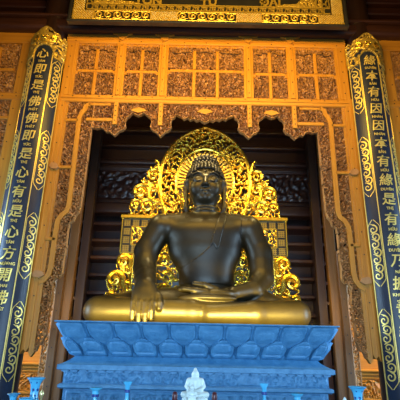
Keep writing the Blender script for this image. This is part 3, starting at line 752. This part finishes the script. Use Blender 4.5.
# ================================================================== STONE LOTUS PEDESTAL
ZT, ZLB = 1.955, 1.44
def pedestal():
    t = empty('lotus_pedestal', (0, 8.0, 0), 'blue-lit grey stone pedestal with two rows of lotus petals under the bronze statue', 'pedestal')
    YF, YB = 6.6, 9.85
    def inset(z): u = (ZT - z) / (ZT - ZLB); return .27 * (max(u, 0) ** 1.2)
    def ring(z, extra=0):
        i = inset(z) + extra
        return [(-2.15 + i, YF + i, z), (2.15 - i, YF + i, z), (2.15 - i, YB, z), (-2.15 + i, YB, z)]
    v = []; f = []; n = 8
    for k in range(n + 1): v += ring(ZT - (ZT - ZLB) * k / n, .045)
    for k in range(n):
        for j in range(4): f.append((k * 4 + j, k * 4 + (j + 1) % 4, k * 4 + 4 + (j + 1) % 4, k * 4 + 4 + j))
    f.append((3, 2, 1, 0)); f.append(tuple(range(n * 4, n * 4 + 4)))
    MB().add(v, f).build('lotus_core', M['stone'], t)
    MB().box(-2.155, 2.155, YF - .005, YB, ZT - .022, ZT + .0, b=.008).build('rim', M['stone'], t)
    # petals on the flared faces
    def face(side):
        if side == 'front':
            return lambda u, z, h: (u * (2.15 - inset(z)), YF + inset(z) + .045 - h, z)
        s = -1 if side == 'left' else 1
        def g(u, z, h):
            i = inset(z); y = (YF + i) + (u + 1) / 2 * (YB - .05 - YF - i)
            return (s * (2.15 - i - .045 + h), y, z)
        return g
    def petal(g, uc, hw, za, zb, H, kind):
        nu, nv = 12, 12; v = []
        for j in range(nv + 1):
            w = j / nv; z = za + (zb - za) * w
            if kind == 'up':      # broad back-row petal, top cut by the rim
                ww = (min(1, w / .45) ** .5) if w < .45 else (1 if w < .86 else 1 - (w - .86) ** 2 * 9)
                hb = .45 + .55 * w
            else:                 # front-row petal: round below, ogee point above
                ww = .74 + .26 * math.sin(PI / 2 * min(1, w / .35)) if w < .58 else max(.02, (1 - ((w - .58) / .42) ** 1.25))
                hb = .8 + .2 * math.sin(PI * w)
            for i in range(nu + 1):
                a = -1 + 2 * i / nu
                e = max(0, 1 - abs(a) ** 7)
                hh = H * hb * e ** .6
                if abs(a) < .74 and .18 < w < .80: hh -= H * .20       # inner contour
                if abs(a) < .60 and .26 < w < .72: hh += H * .16
                if w == 0 or w == 1: hh *= .25
                v.append(g(uc + a * hw * ww, z, hh))
        f = [(j * (nu + 1) + i, j * (nu + 1) + i + 1, (j + 1) * (nu + 1) + i + 1, (j + 1) * (nu + 1) + i) for j in range(nv) for i in range(nu)]
        MB().add(v, f).build('lotus_petal', M['stone'], t, True)
    for side, n in (('front', 10), ('left', 7), ('right', 7)):
        g = face(side); w = 2 / n
        for k in range(n): petal(g, -1 + w * (k + .5), w * .49, 1.60, ZT - .02, .075, 'up')
        for k in range(n + 1):
            hw = w * .50; uc = -1 + w * k
            if k == 0: uc += w * .23; hw = w * .26
            if k == n: uc -= w * .23; hw = w * .26
            petal(g, uc, hw * 1.03, ZLB + .005, 1.735, .11, 'low')
    # sloping shoulder, ledge, frieze, body
    def slab(nm, prof, m):
        v, f = [], []
        for i, z in prof: v += [(-2.05 + i, 6.66 + i, z), (2.05 - i, 6.66 + i, z), (2.05 - i, YB, z), (-2.05 + i, YB, z)]
        for k in range(len(prof) - 1):
            for j in range(4): f.append((k * 4 + j, k * 4 + (j + 1) % 4, k * 4 + 4 + (j + 1) % 4, k * 4 + 4 + j))
        f.append((3, 2, 1, 0)); q = len(prof) * 4; f.append((q - 4, q - 3, q - 2, q - 1))
        return MB().add(v, f).build(nm, m, t)
    slab('shoulder', [(.20, 1.45), (.17, 1.42), (.13, 1.39), (.06, 1.35), (.0, 1.33), (.0, 1.265), (.035, 1.255)], M['stone'])
    slab('frieze_band', [(.085, 1.26), (.085, 1.07)], M['stone2'])
    slab('rail', [(.05, 1.07), (.03, 1.055), (.03, 1.02), (.06, 1.0)], M['stone'])
    slab('body', [(.10, 1.01), (.10, .30)], M['stone2'])
    slab('foot', [(.02, .30), (-.05, .22), (-.05, 0)], M['stone'])
    def bands(a, b):
        def pf(x, z): return vines(x, z, .085, 61)
        return pf
    carved('frieze_carving', [[(-1.94, 1.085), (1.94, 1.085), (1.94, 1.245), (-1.94, 1.245)]], 6.745, M['stone'], t, cell=.018, sc=.085, seed=61, amp=.022, depth=.01, thr=.2)
    # scalloped lip under the ledge
    m = MB(); n = 30
    for k in range(n):
        x = -2.0 + 4.0 * (k + .5) / n
        m.prism([(x - .065, 1.265), (x - .045, 1.235), (x, 1.225), (x + .045, 1.235), (x + .065, 1.265)], 6.685, 6.75)
    m.build('scalloped_lip', M['stone'], t)
    for k in range(4):
        a = -1.9 + .96 * k
        carved('carved_panel', [[(a, .42), (a + .90, .42), (a + .90, .97), (a, .97)]], 6.76, M['stone'], t, cell=.02, sc=.10, seed=64 + k, amp=.03, depth=.01, thr=.2, border=.03)
    for s in (-1, 1):
        def fn(x, y, z): return (s * (1.965 + (6.745 - y)), x, z)
        carved('frieze_carving', [[(6.85, 1.085), (9.7, 1.085), (9.7, 1.245), (6.85, 1.245)]], 6.745, M['stone'], t, cell=.022, sc=.085, seed=66, amp=.022, depth=.01, thr=.2, fn=fn)
    t.location.x -= .075
    return t
pedestal()

# ================================================================== BRONZE STATUE (one continuous surface from a distance field)
class SDF:
    def __init__(s, lo, hi, c):
        s.c = c; s.lo = np.array(lo, np.float32)
        s.n = [int(math.ceil((hi[i] - lo[i]) / c)) + 1 for i in range(3)]
        s.ax = [(lo[i] + c * np.arange(s.n[i])).astype(np.float32) for i in range(3)]
        s.D = np.full(s.n, 1.0, np.float32)
    def sub(s, lo, hi):
        sl = []
        for i in range(3):
            a = max(0, int((lo[i] - s.lo[i]) / s.c)); b = min(s.n[i], int((hi[i] - s.lo[i]) / s.c) + 2)
            sl.append(slice(a, max(a, b)))
        g = np.meshgrid(*[s.ax[i][sl[i]] for i in range(3)], indexing='ij')
        return tuple(sl), g
    def merge(s, sl, d, k, cut=False):
        a = s.D[sl]
        if cut:
            h = np.clip(.5 - .5 * (a + d) / k, 0, 1); s.D[sl] = a * (1 - h) - d * h + k * h * (1 - h)
        else:
            h = np.clip(.5 + .5 * (a - d) / k, 0, 1); s.D[sl] = a * (1 - h) + d * h - k * h * (1 - h)
    def ell(s, c, r, k=.05, rot=None, cut=False):
        m = max(r) + k + .06 if rot is not None else None
        lo = [c[i] - (m or r[i] + k + .06) for i in range(3)]; hi = [c[i] + (m or r[i] + k + .06) for i in range(3)]
        sl, g = s.sub(lo, hi)
        p = [g[i] - c[i] for i in range(3)]
        if rot is not None:
            Rm = np.array(rot.transposed()); p = [Rm[i][0] * p[0] + Rm[i][1] * p[1] + Rm[i][2] * p[2] for i in range(3)]
        k0 = np.sqrt(sum((p[i] / r[i]) ** 2 for i in range(3))); k1 = np.sqrt(sum((p[i] / r[i] ** 2) ** 2 for i in range(3))) + 1e-6
        s.merge(sl, k0 * (k0 - 1) / k1, k, cut)
    def cap(s, a, b, ra, rb, k=.05, flat=None, cut=False):
        m = max(ra, rb) + k + .06
        sl, g = s.sub([min(a[i], b[i]) - m for i in range(3)], [max(a[i], b[i]) + m for i in range(3)])
        ba = [b[i] - a[i] for i in range(3)]; pa = [g[i] - a[i] for i in range(3)]
        t = np.clip(sum(pa[i] * ba[i] for i in range(3)) / sum(x * x for x in ba), 0, 1)
        d = np.sqrt(sum((pa[i] - ba[i] * t) ** 2 for i in range(3))) - (ra + (rb - ra) * t)
        s.merge(sl, d, k, cut)
    def chain(s, pts, rad, k=.04, cut=False):
        for i in range(len(pts) - 1): s.cap(pts[i], pts[i + 1], rad[i], rad[i + 1], k, cut=cut)
def surface_nets(D, lo, c):
    S_ = D < 0
    cs = [(i, j, k) for i in (0, 1) for j in (0, 1) for k in (0, 1)]
    nx, ny, nz = D.shape
    cnt = np.zeros((nx - 1, ny - 1, nz - 1), np.int8)
    for i, j, k in cs: cnt += S_[i:nx - 1 + i, j:ny - 1 + j, k:nz - 1 + k]
    act = (cnt > 0) & (cnt < 8); I = np.argwhere(act)
    vals = {q: D[I[:, 0] + q[0], I[:, 1] + q[1], I[:, 2] + q[2]] for q in cs}
    acc = np.zeros((len(I), 3)); num = np.zeros(len(I))
    for a in cs:
        for ax in range(3):
            if a[ax]: continue
            b = list(a); b[ax] = 1; b = tuple(b)
            va, vb = vals[a], vals[b]; x = (va < 0) != (vb < 0)
            t = np.where(x, va / np.where(x, va - vb, 1), 0)
            p = np.tile(np.array(a, float), (len(I), 1)); p[:, ax] += t
            acc[x] += p[x]; num[x] += 1
    V = (I + acc / num[:, None]) * c + np.array(lo)
    idx = np.full(act.shape, -1, int); idx[act] = np.arange(len(I))
    Fs = []
    for ax in range(3):
        a = [slice(None)] * 3; b = [slice(None)] * 3; a[ax] = slice(0, -1); b[ax] = slice(1, None)
        x = S_[tuple(a)] != S_[tuple(b)]
        e = np.argwhere(x); u, w = [i for i in range(3) if i != ax]
        e = e[(e[:, u] > 0) & (e[:, w] > 0) & (e[:, u] < D.shape[u] - 1) & (e[:, w] < D.shape[w] - 1)]
        q = []
        for du, dw in ((0, 0), (1, 0), (1, 1), (0, 1)):
            f = e.copy(); f[:, u] -= du; f[:, w] -= dw; q.append(idx[f[:, 0], f[:, 1], f[:, 2]])
        q = np.stack(q, 1); flip = S_[e[:, 0], e[:, 1], e[:, 2]] ^ (ax == 1)
        q[flip] = q[flip][:, ::-1]; Fs.append(q)
    return V, np.concatenate(Fs)

def buddha():
    B = (.04, 8.6, ZT)
    t = empty('seated_statue', B, 'large dark bronze seated statue with crossed legs, right hand reaching down to touch the stone', 'statue')
    g = SDF((-2.35, 7.15, 1.9), (2.2, 9.36, 6.0), .018)
    x0 = .05
    # lap, hips, torso
    g.ell((x0, 8.70, 2.30), (1.15, .62, .40), .1)
    g.ell((x0 + .04, 8.76, 2.95), (.57, .38, .62), .12)
    g.ell((x0, 8.76, 3.62), (.78, .40, .66), .18)
    g.ell((x0, 8.76, 3.96), (.98, .36, .32), .16)
    for s in (-1, 1):
        g.cap((x0 + s * .16, 8.82, 4.28), (x0 + s * .92, 8.76, 4.08), .14, .26, .14)
    # neck with three folds
    g.cap((x0, 8.83, 4.15), (x0, 8.80, 4.80), .27, .24, .10)
    for z in (4.40, 4.47): g.ell((x0, 8.79, z), (.27, .26, .022), .03)
    # head
    hx = .04
    g.ell((hx, 8.86, 5.14), (.395, .45, .44), .05)
    g.ell((hx, 8.74, 4.90), (.345, .355, .37), .10)
    g.ell((hx, 8.52, 4.65), (.13, .12, .09), .10)
    for s in (-1, 1): g.ell((hx + s * .20, 8.55, 4.88), (.12, .12, .14), .10)
    # face: brows, lids, nose, lips
    for s in (-1, 1):
        br = [(hx + s * a, 8.405 + d, z) for a, d, z in ((.045, -.01, 5.11), (.10, -.005, 5.185), (.18, .02, 5.215), (.26, .07, 5.19), (.32, .13, 5.13))]
        g.chain(br, [.018, .020, .020, .018, .012], .03)
        g.ell((hx + s * .17, 8.455, 5.06), (.105, .06, .055), .03)
        g.chain([(hx + s * a, 8.415 + d, z) for a, d, z in ((.065, .0, 5.03), (.12, -.022, 5.012), (.18, -.012, 5.005), (.24, .03, 5.02), (.28, .07, 5.04))], [.012, .017, .018, .016, .010], .012)
        g.ell((hx + s * .052, 8.37, 4.905), (.038, .045, .032), .03)
        # ears with long lobes
        e = [(hx + s * .385, 8.80, 5.16), (hx + s * .425, 8.84, 5.12), (hx + s * .435, 8.86, 4.98), (hx + s * .42, 8.83, 4.82), (hx + s * .415, 8.80, 4.66), (hx + s * .41, 8.77, 4.50), (hx + s * .40, 8.76, 4.44)]
        g.chain(e, [.05, .06, .058, .048, .045, .058, .052], .03)
    g.chain([(hx, 8.415, 5.12), (hx, 8.36, 5.0), (hx, 8.305, 4.915)], [.032, .040, .056], .035)
    g.chain([(hx - .13, 8.46, 4.785), (hx - .06, 8.405, 4.805), (hx, 8.395, 4.795), (hx + .06, 8.405, 4.805), (hx + .13, 8.46, 4.785)], [.016, .030, .032, .030, .016], .02)
    g.chain([(hx - .10, 8.455, 4.745), (hx, 8.405, 4.73), (hx + .10, 8.455, 4.745)], [.018, .036, .018], .02)
    g.ell((hx, 8.40, 5.23), (.022, .02, .022), .01)
    # statue's right arm (photo left), reaching down over the shin
    g.chain([(x0 - .98, 8.76, 4.00), (x0 - 1.22, 8.72, 3.50), (x0 - 1.22, 8.56, 3.12)], [.28, .25, .225], .08)
    g.chain([(x0 - 1.22, 8.56, 3.12), (x0 - 1.14, 8.15, 2.82), (x0 - 1.09, 7.86, 2.66)], [.225, .205, .19], .06)
    rot = Matrix.Rotation(math.radians(-24), 3, 'X')
    g.ell((x0 - 1.08, 7.70, 2.50), (.235, .11, .27), .07, rot)
    hxs = (-1.245, -1.135, -1.025, -.92); ln = (.02, -.03, -.02, .03)
    for a, l in zip(hxs, ln):
        g.chain([(x0 + a * .985 - .01, 7.70, 2.50), (x0 + a, 7.575, 2.33), (x0 + a, 7.52, 2.16 + l), (x0 + a, 7.53, 2.03 + l)], [.062, .060, .054, .044], .018)
    g.chain([(x0 - .92, 7.84, 2.56), (x0 - .83, 7.70, 2.46), (x0 - .80, 7.60, 2.34), (x0 - .80, 7.57, 2.24)], [.075, .066, .056, .045], .03)
    # statue's left arm (photo right), forearm across the lap
    g.chain([(x0 + .96, 8.76, 4.00), (x0 + 1.16, 8.74, 3.50), (x0 + 1.18, 8.62, 2.98)], [.28, .255, .245], .08)
    g.chain([(x0 + 1.18, 8.62, 2.96), (x0 + .96, 8.26, 2.68), (x0 + .55, 8.02, 2.58)], [.225, .175, .13], .06)
    g.ell((x0 + .25, 7.93, 2.56), (.34, .19, .085), .06)
    for k, (dy, l) in enumerate(((-.13, .02), (-.04, -.04), (.05, -.03), (.13, .03))):
        g.chain([(x0 + .05, 7.93 + dy, 2.57), (x0 - .20, 7.93 + dy, 2.60), (x0 - .42 + l, 7.94 + dy, 2.62)], [.058, .052, .042], .015)
    g.chain([(x0 + .22, 7.86, 2.62), (x0 + .0, 7.83, 2.70), (x0 - .20, 7.85, 2.725)], [.065, .054, .042], .02)
    # crossed legs
    g.chain([(x0 - .45, 8.75, 2.36), (x0 - 1.2, 8.45, 2.32), (x0 - 1.94, 8.05, 2.22)], [.42, .36, .265], .08)
    g.chain([(x0 + .45, 8.75, 2.36), (x0 + 1.1, 8.45, 2.32), (x0 + 1.70, 8.05, 2.21)], [.42, .36, .265], .08)
    g.chain([(x0 - 1.98, 8.02, 2.21), (x0 - 1.1, 7.86, 2.21), (x0 - .2, 7.80, 2.20), (x0 + .55, 7.84, 2.20)], [.255, .245, .225, .19], .05)
    g.chain([(x0 + 1.70, 8.02, 2.21), (x0 + .9, 7.78, 2.19), (x0 + .1, 7.70, 2.16)], [.262, .235, .165], .05)
    g.ell((x0 + .05, 7.86, 2.46), (.55, .22, .085), .05)        # sole resting in the lap
    # robe folds: shallow grooves over the shins
    for k in range(5):
        g.chain([(x0 - .65 + .16 * k, 7.50, 2.06 + .02 * k), (x0 + .10 + .16 * k, 7.50, 2.22 + .025 * k), (x0 + .8 + .15 * k, 7.53, 2.24 + .03 * k)], [.018, .022, .016], .02, cut=True)
    # flat underside
    g.D = np.maximum(g.D, (ZT + .004) - g.ax[2][None, None, :])
    V, Fq = surface_nets(g.D, (-2.35, 7.15, 1.9), g.c)
    me = bpy.data.meshes.new('body'); me.from_pydata(V.tolist(), [], Fq.tolist()); me.materials.append(M['bronze'])
    me.polygons.foreach_set('use_smooth', [True] * len(me.polygons))
    o = bpy.data.objects.new('body', me); C.objects.link(o); o.parent = t; o.matrix_parent_inverse = Matrix.Translation(-t.location)
    # robe: shell over the left shoulder and waist, with a hanging shawl fold
    def shell(name, th, cond, m):
        xx, yy, zz = np.meshgrid(*g.ax, indexing='ij', sparse=True)
        D2 = np.maximum(g.D - th, cond(xx, yy, zz))
        lo = (-2.35, 7.15, 1.9)
        V2, F2 = surface_nets(D2.astype(np.float32), lo, g.c)
        me2 = bpy.data.meshes.new(name); me2.from_pydata(V2.tolist(), [], F2.tolist()); me2.materials.append(m)
        me2.polygons.foreach_set('use_smooth', [True] * len(me2.polygons))
        o2 = bpy.data.objects.new(name, me2); C.objects.link(o2); o2.parent = t; o2.matrix_parent_inverse = Matrix.Translation(-t.location)
    def robe(x, y, z):   # right of a curve from the left shoulder to the right waist, torso only
        u = np.clip((4.35 - z) / 1.25, 0, 1)
        edge = .36 - .28 * u - .75 * np.clip(u - .55, 0, 1) ** 1.5 * 2.4
        return np.maximum.reduce(np.broadcast_arrays(edge - x, x - .82 + 0 * z, 2.80 - z, z - 4.34, y - 8.75))
    shell('robe', .016, robe, M['bronze2'])
    def sash(x, y, z):
        u = np.clip((4.40 - z) / 1.1, 0, 1); c = .46 - .28 * u
        w = .085 + .02 * u
        fold = .5 * np.abs(np.sin((x - c) * 60)) * .012
        return np.maximum.reduce(np.broadcast_arrays(np.abs(x - c) - w + 0 * z, (3.55 + .05 * np.sin(x * 38)) - z, z - 4.40, y - 8.9, g.D - .036 + fold))
    shell('shawl_fold', .05, sash, M['bronze2'])
    # snail-shell curls and the crown bump
    m = MB(); c0 = Vector((hx, 8.86, 5.14)); r = Vector((.415, .47, .455))
    rows = 11
    for j in range(rows):
        ph = math.radians(2 + 78 * (1 - j / (rows - 1)) ** 1.0)      # polar angle from the top
        nn = max(1, int(round(2 * PI * math.sin(ph) * .44 / .088)))
        for k in range(nn):
            a = 2 * PI * (k + .5 * (j % 2)) / nn
            d = Vector((math.sin(ph) * math.cos(a), math.sin(ph) * math.sin(a), math.cos(ph)))
            p = c0 + Vector((d.x * r.x, d.y * r.y, d.z * r.z))
            front = d.y < 0
            if front and p.z < 5.315 - .16 * min(1, max(0, abs(p.x - hx) / .40)) ** 2: continue
            m.ball(p, (.047, .047, .045), 8, 6)
    for j in range(6):
        ph = math.radians(4 + 86 * (1 - j / 5)); nn = max(1, int(round(2 * PI * math.sin(ph) * .29 / .088)))
        for k in range(nn):
            a = 2 * PI * (k + .5 * (j % 2)) / nn
            m.ball((hx + .29 * math.sin(ph) * math.cos(a), 8.86 + .29 * math.sin(ph) * math.sin(a), 5.52 + .25 * math.cos(ph)), .046, 8, 6)
    m.ball((hx, 8.86, 5.50), (.28, .28, .25), 16, 10); m.ball((hx, 8.86, 5.76), (.06, .06, .07), 10, 8)
    m.build('hair_curls', M['hair'], t, 'full')
    return t
buddha()

# ================================================================== ALTAR TABLE AND WHAT STANDS ON IT
ZA = .95
t = empty('altar_table', (0, 4.55, 0), 'long dark altar table carrying the blue vases and the white figurines at the bottom edge', 'table')
MB().box(-2.3, 2.3, 4.15, 4.95, ZA - .08, ZA, b=.02).build('tabletop', M['maroon'], t)
MB().box(-2.2, 2.2, 4.20, 4.90, ZA - .22, ZA - .08).build('apron', M['maroon'], t)
for x in (-2.15, 2.15):
    for y in (4.25, 4.85): MB().box(x - .05, x + .05, y - .05, y + .05, 0, ZA - .22, b=.015).build('leg', M['maroon'], t)

YA = 4.5
def vase(px, py_top, scale, label, group, kind):
    x, zt = at(px, py_top, YA); h = zt - ZA
    t = empty('trumpet_vase' if kind == 'trumpet' else 'candle_holder', (x, YA, ZA), label, 'vase' if kind == 'trumpet' else 'candle holder', group)
    if kind == 'trumpet':
        pr = [(.045, 0), (.05, .01), (.035, .04), (.034, .07), (.050, .10), (.054, .13), (.040, .16), (.038, .22), (.046, .28), (.064, .318), (.085, .338), (.086, .344), (.078, .342), (.055, .315), (.036, .26)]
        k = h / .344
        MB().lathe([(r * scale, ZA + z * k) for r, z in pr], x, YA, 32).build('body', M['glaze'], t, True); bod = C.objects[-1]
        random.seed(int(px))
        def rad(z):
            for (r0, z0), (r1, z1) in zip(pr, pr[1:]):
                if z0 <= z <= z1: return (r0 + (r1 - r0) * (z - z0) / (z1 - z0)) * scale + .0012
        def patch(a, z, s):
            v = [(x + math.cos(a) * rad(z), YA + math.sin(a) * rad(z), ZA + z * k)]
            for i in range(10):
                q = i * PI / 5; rr = s * (1 if i % 2 else .5); zz = z + rr * math.sin(q); aa = a + rr * math.cos(q) / rad(z)
                v.append((x + math.cos(aa) * rad(zz), YA + math.sin(aa) * rad(zz), ZA + zz * k))
            MB().add(v, [(0, 1 + i, 1 + (i + 1) % 10) for i in range(10)]).build('flower', M['cobalt'], bod)
        for a in range(6): patch(-PI / 2 + a * PI / 3, .235, .019); patch(-PI / 2 + PI / 6 + a * PI / 3, .30, .010); patch(-PI / 2 + PI / 6 + a * PI / 3, .185, .013)
        for z in (.335, .16, .10): MB().tube([(x + math.cos(a * PI / 16) * rad(z), YA + math.sin(a * PI / 16) * rad(z), ZA + z * k) for a in range(33)], .0022, 5).build('rim_line', M['cobalt'], t)
    else:
        w = scale
        pr = [(.05, 0), (.052, .015), (.03, .03), (.02, .06), (.03, .10), (.022, .13), (.016, h * .66), (.022 * w, h * .70), (.024 * w, h * .88), (.042 * w, h * .965), (.044 * w, h), (.036 * w, h), (.02 * w, h * .93)]
        MB().lathe([(r, ZA + z) for r, z in pr], x, YA, 28).build('body', M['glaze'], t, True)
        MB().lathe([(.0235 * w, ZA + h * .69), (.0255 * w, ZA + h * .70), (.0265 * w, ZA + h * .77), (.0245 * w, ZA + h * .78)], x, YA, 28).build('painted_band', M['cobalt'], t)
    return t
vase(36.5, 377.5, 1.0, 'larger blue trumpet vase with dark flowers left of the stone pedestal', 'blue and white vases', 'trumpet')
vase(14, 393.5, .72, 'shorter blue trumpet vase in the bottom left corner beside the left couplet board', 'blue and white vases', 'trumpet')
vase(357, 386.5, 1.0, 'blue trumpet vase with a dark flower beside the right couplet board', 'blue and white vases', 'trumpet')
vase(96, 387.5, 1.45, 'wide blue candle holder in front of the left half of the pedestal', 'blue candle holders', 'holder')
vase(128, 381.5, 1.0, 'thin tall blue candle holder second from the left in front of the pedestal', 'blue candle holders', 'holder')
vase(264, 383.5, 1.0, 'thin tall blue candle holder just right of the white figurines', 'blue candle holders', 'holder')
vase(297, 393.5, 1.45, 'wide low blue candle holder in front of the right half of the pedestal', 'blue candle holders', 'holder')

def lotus_base(mb, x, y, z, r, h):
    mb.lathe([(r * .9, z), (r, z + h * .3), (r * .86, z + h * .55), (r * .92, z + h)], x, y, 24)
    for row, zz, n in ((0, z + h * .3, 12), (1, z + h * .75, 12)):
        for k in range(n):
            a = 2 * PI * (k + .5 * row) / n; mb.ball((x + r * .88 * math.cos(a), y + r * .88 * math.sin(a), zz), (r * .22, r * .22, h * .3), 8, 5)
def figurine(px, ptop, pbot, Y, label, slim):
    x, zt = at(px, ptop, Y); zb = at(px, pbot, Y)[1]
    k = (zt - zb)
    z0 = zb
    o = empty('white_figurine', (x, Y, ZA), label, 'figurine', 'white figurines on the altar')
    g = SDF((-.62, -.5, -.02), (.62, .5, 1.06), .022)
    if slim:
        g.cap((0, 0, .0), (0, 0, .45), .30, .20, .06); g.ell((0, 0, .52), (.24, .16, .16), .08); g.cap((0, 0, .6), (0, 0, .72), .07, .07, .04)
        g.ell((0, -.02, .82), (.13, .14, .16), .03); g.ell((0, .02, .97), (.07, .07, .06), .03)
        for s in (-1, 1): g.chain([(s * .22, 0, .55), (s * .26, -.10, .38), (s * .06, -.22, .36)], [.08, .07, .05], .04)
    else:
        g.ell((0, -.02, .10), (.44, .32, .12), .05); g.cap((0, .04, .15), (0, .04, .50), .21, .22, .08)
        for s in (-1, 1):
            g.cap((s * .15, 0, .12), (s * .42, -.12, .09), .14, .10, .05); g.cap((s * .42, -.14, .09), (s * -.10, -.28, .08), .10, .07, .05)
            g.chain([(s * .24, .03, .56), (s * .31, -.0, .36), (s * .22, -.14, .26), (s * .04, -.24, .24)], [.095, .08, .07, .05], .04)
            g.ell((s * .125, .0, .76), (.02, .03, .075), .02)
        g.ell((0, .03, .55), (.26, .15, .11), .08); g.cap((0, .02, .6), (0, .01, .70), .075, .075, .04)
        g.ell((0, 0, .79), (.125, .135, .155), .03); g.ell((0, .02, .95), (.065, .065, .06), .03); g.ell((0, -.135, .78), (.018, .03, .03), .02)
    V, Fq = surface_nets(g.D, (-.62, -.5, -.02), .022)
    V = V * k + np.array([x, Y, z0])
    me = bpy.data.meshes.new('body'); me.from_pydata(V.tolist(), [], Fq.tolist()); me.materials.append(M['white'])
    me.polygons.foreach_set('use_smooth', [True] * len(me.polygons))
    b = bpy.data.objects.new('body', me); C.objects.link(b); b.parent = o; b.matrix_parent_inverse = Matrix.Translation(-o.location)
    m = MB(); lotus_base(m, x, Y, ZA, k * .46, z0 - ZA + .01); m.build('lotus_base', M['white'], o, 'full')
figurine(195.5, 368, 397, 4.62, 'larger white seated figurine with crossed legs in front of the pedestal centre', False)
figurine(192.5, 384.5, 403, 4.38, 'small white figurine standing directly in front of the larger seated one', True)
for px, py, w in ((175, 391.5, 'left'), (214.5, 392, 'right')):
    x, z = at(px, py, 4.45)
    o = empty('candlestick', (x, 4.45, ZA), 'small dark maroon candlestick just %s of the white figurines' % w, 'candlestick', 'dark candlesticks by the figurines')
    h = z - ZA
    MB().lathe([(.035, ZA), (.038, ZA + .012), (.016, ZA + .03), (.013, ZA + h * .6), (.026, ZA + h * .72), (.028, ZA + h * .88), (.02, ZA + h * .97), (.008, ZA + h)], x, 4.45, 20).build('body', M['maroon'], o, True)
for px, py, w, mm in ((42.5, 389.5, 'brass lotus-bud finial beside the larger blue trumpet vase', 'brass'), (344.5, 397, 'pale lotus-bud finial left of the right-hand blue vase', 'white')):
    x, z = at(px, py, 4.4); h = z - ZA
    o = empty('bud_finial', (x, 4.4, ZA), w, 'ornament')
    MB().lathe([(.03, ZA), (.03, ZA + .01), (.01, ZA + .03), (.008, ZA + h * .7), (.014, ZA + h * .74)], x, 4.4, 16).build('stem', M[mm], o, True)
    MB().lathe([(.008, ZA + h * .72), (.020, ZA + h * .80), (.021, ZA + h * .86), (.012, ZA + h * .95), (.003, ZA + h)], x, 4.4, 16).build('bud', M[mm], o, True)
o = empty('offering_dish', (at(27, 400, 4.28)[0], 4.28, ZA), 'low turquoise dish between the two blue vases at bottom left', 'dish')
x = o.location.x
MB().lathe([(.035, ZA), (.035, ZA + .08), (.05, ZA + .125), (.075, at(27, 398, 4.28)[1]), (.07, at(27, 398, 4.28)[1]), (.04, ZA + .12)], x, 4.28, 24).build('bowl', M['glaze'], o, True)

# ================================================================== LIGHT AND CAMERA
def light(name, kind, loc, target, energy, col, size=1.0, size_y=None, spot=60, blend=.6, spread=None):
    l = bpy.data.lights.new(name, kind); l.energy = energy; l.color = col
    if kind == 'AREA':
        l.shape = 'RECTANGLE'; l.size = size; l.size_y = size_y or size
        if spread: l.spread = math.radians(spread)
    else: l.shadow_soft_size = size
    if kind == 'SPOT': l.spot_size = math.radians(spot); l.spot_blend = blend
    o = bpy.data.objects.new(name, l); C.objects.link(o); o.location = loc
    o.rotation_euler = (Vector(target) - Vector(loc)).to_track_quat('-Z', 'Y').to_euler()
    return o
WARM = (1.0, .60, .09); COOL = (.46, .72, 1.0)
light('daylight_doorway', 'AREA', (0, -4.5, 1.9), (0, 7, 1.0), 340, COOL, 8, 3.4, spread=75)
light('daylight_side_left', 'AREA', (-8.6, 6.3, 2.6), (-3.5, 7.0, 2.6), 330, COOL, 4, 4.5, spread=80)
light('daylight_side_right', 'AREA', (8.6, 6.3, 2.6), (3.5, 7.0, 2.6), 330, COOL, 4, 4.5, spread=80)
light('screen_lamp_row', 'AREA', (0, 5.1, 7.4), (0, 8, 6.9), 400, WARM, 5.5, .3)
light('shrine_lamp', 'SPOT', (0, 8.25, 6.5), (0, 9.0, 3.6), 330, (1, .78, .34), .3, spot=120, blend=.8)
light('halo_lamp_left', 'SPOT', (-1.9, 8.35, 6.0), (-.8, 9.5, 4.6), 150, (1, .82, .32), .2, spot=90)
light('halo_lamp_right', 'SPOT', (1.98, 8.35, 6.0), (.88, 9.5, 4.6), 150, (1, .82, .32), .2, spot=90)
light('pedestal_strip', 'AREA', (0, 6.78, 2.0), (0, 8.0, 2.20), 165, (1, .74, .12), 4.0, .06, spread=62)
for s in (-1, 1):
    light('cabinet_lamp', 'AREA', (s * 4.2, 8.9, 2.6), (s * 4.0, 9.6, .9), 60, (1, .60, .16), 1.6, .4)
w = bpy.data.worlds.new('hall_air'); S.world = w; w.use_nodes = True
w.node_tree.nodes['Background'].inputs[0].default_value = (.30, .38, .50, 1); w.node_tree.nodes['Background'].inputs[1].default_value = .12

cam = bpy.data.cameras.new('camera'); cam.sensor_width = 36; cam.lens = 36 * F / 400; cam.clip_end = 100
co = bpy.data.objects.new('camera', cam); C.objects.link(co); co.location = EYE
co.matrix_world = Matrix.Translation(EYE) @ Matrix.Rotation(PI / 2 + TH, 4, 'X') @ Matrix.Rotation(PH, 4, 'Z')
S.camera = co
S.view_settings.view_transform = 'Standard'; S.view_settings.look = 'None'; S.view_settings.gamma = 1; S.view_settings.use_curve_mapping = False
S.view_settings.exposure = 0.0
S.cycles.use_denoising = True
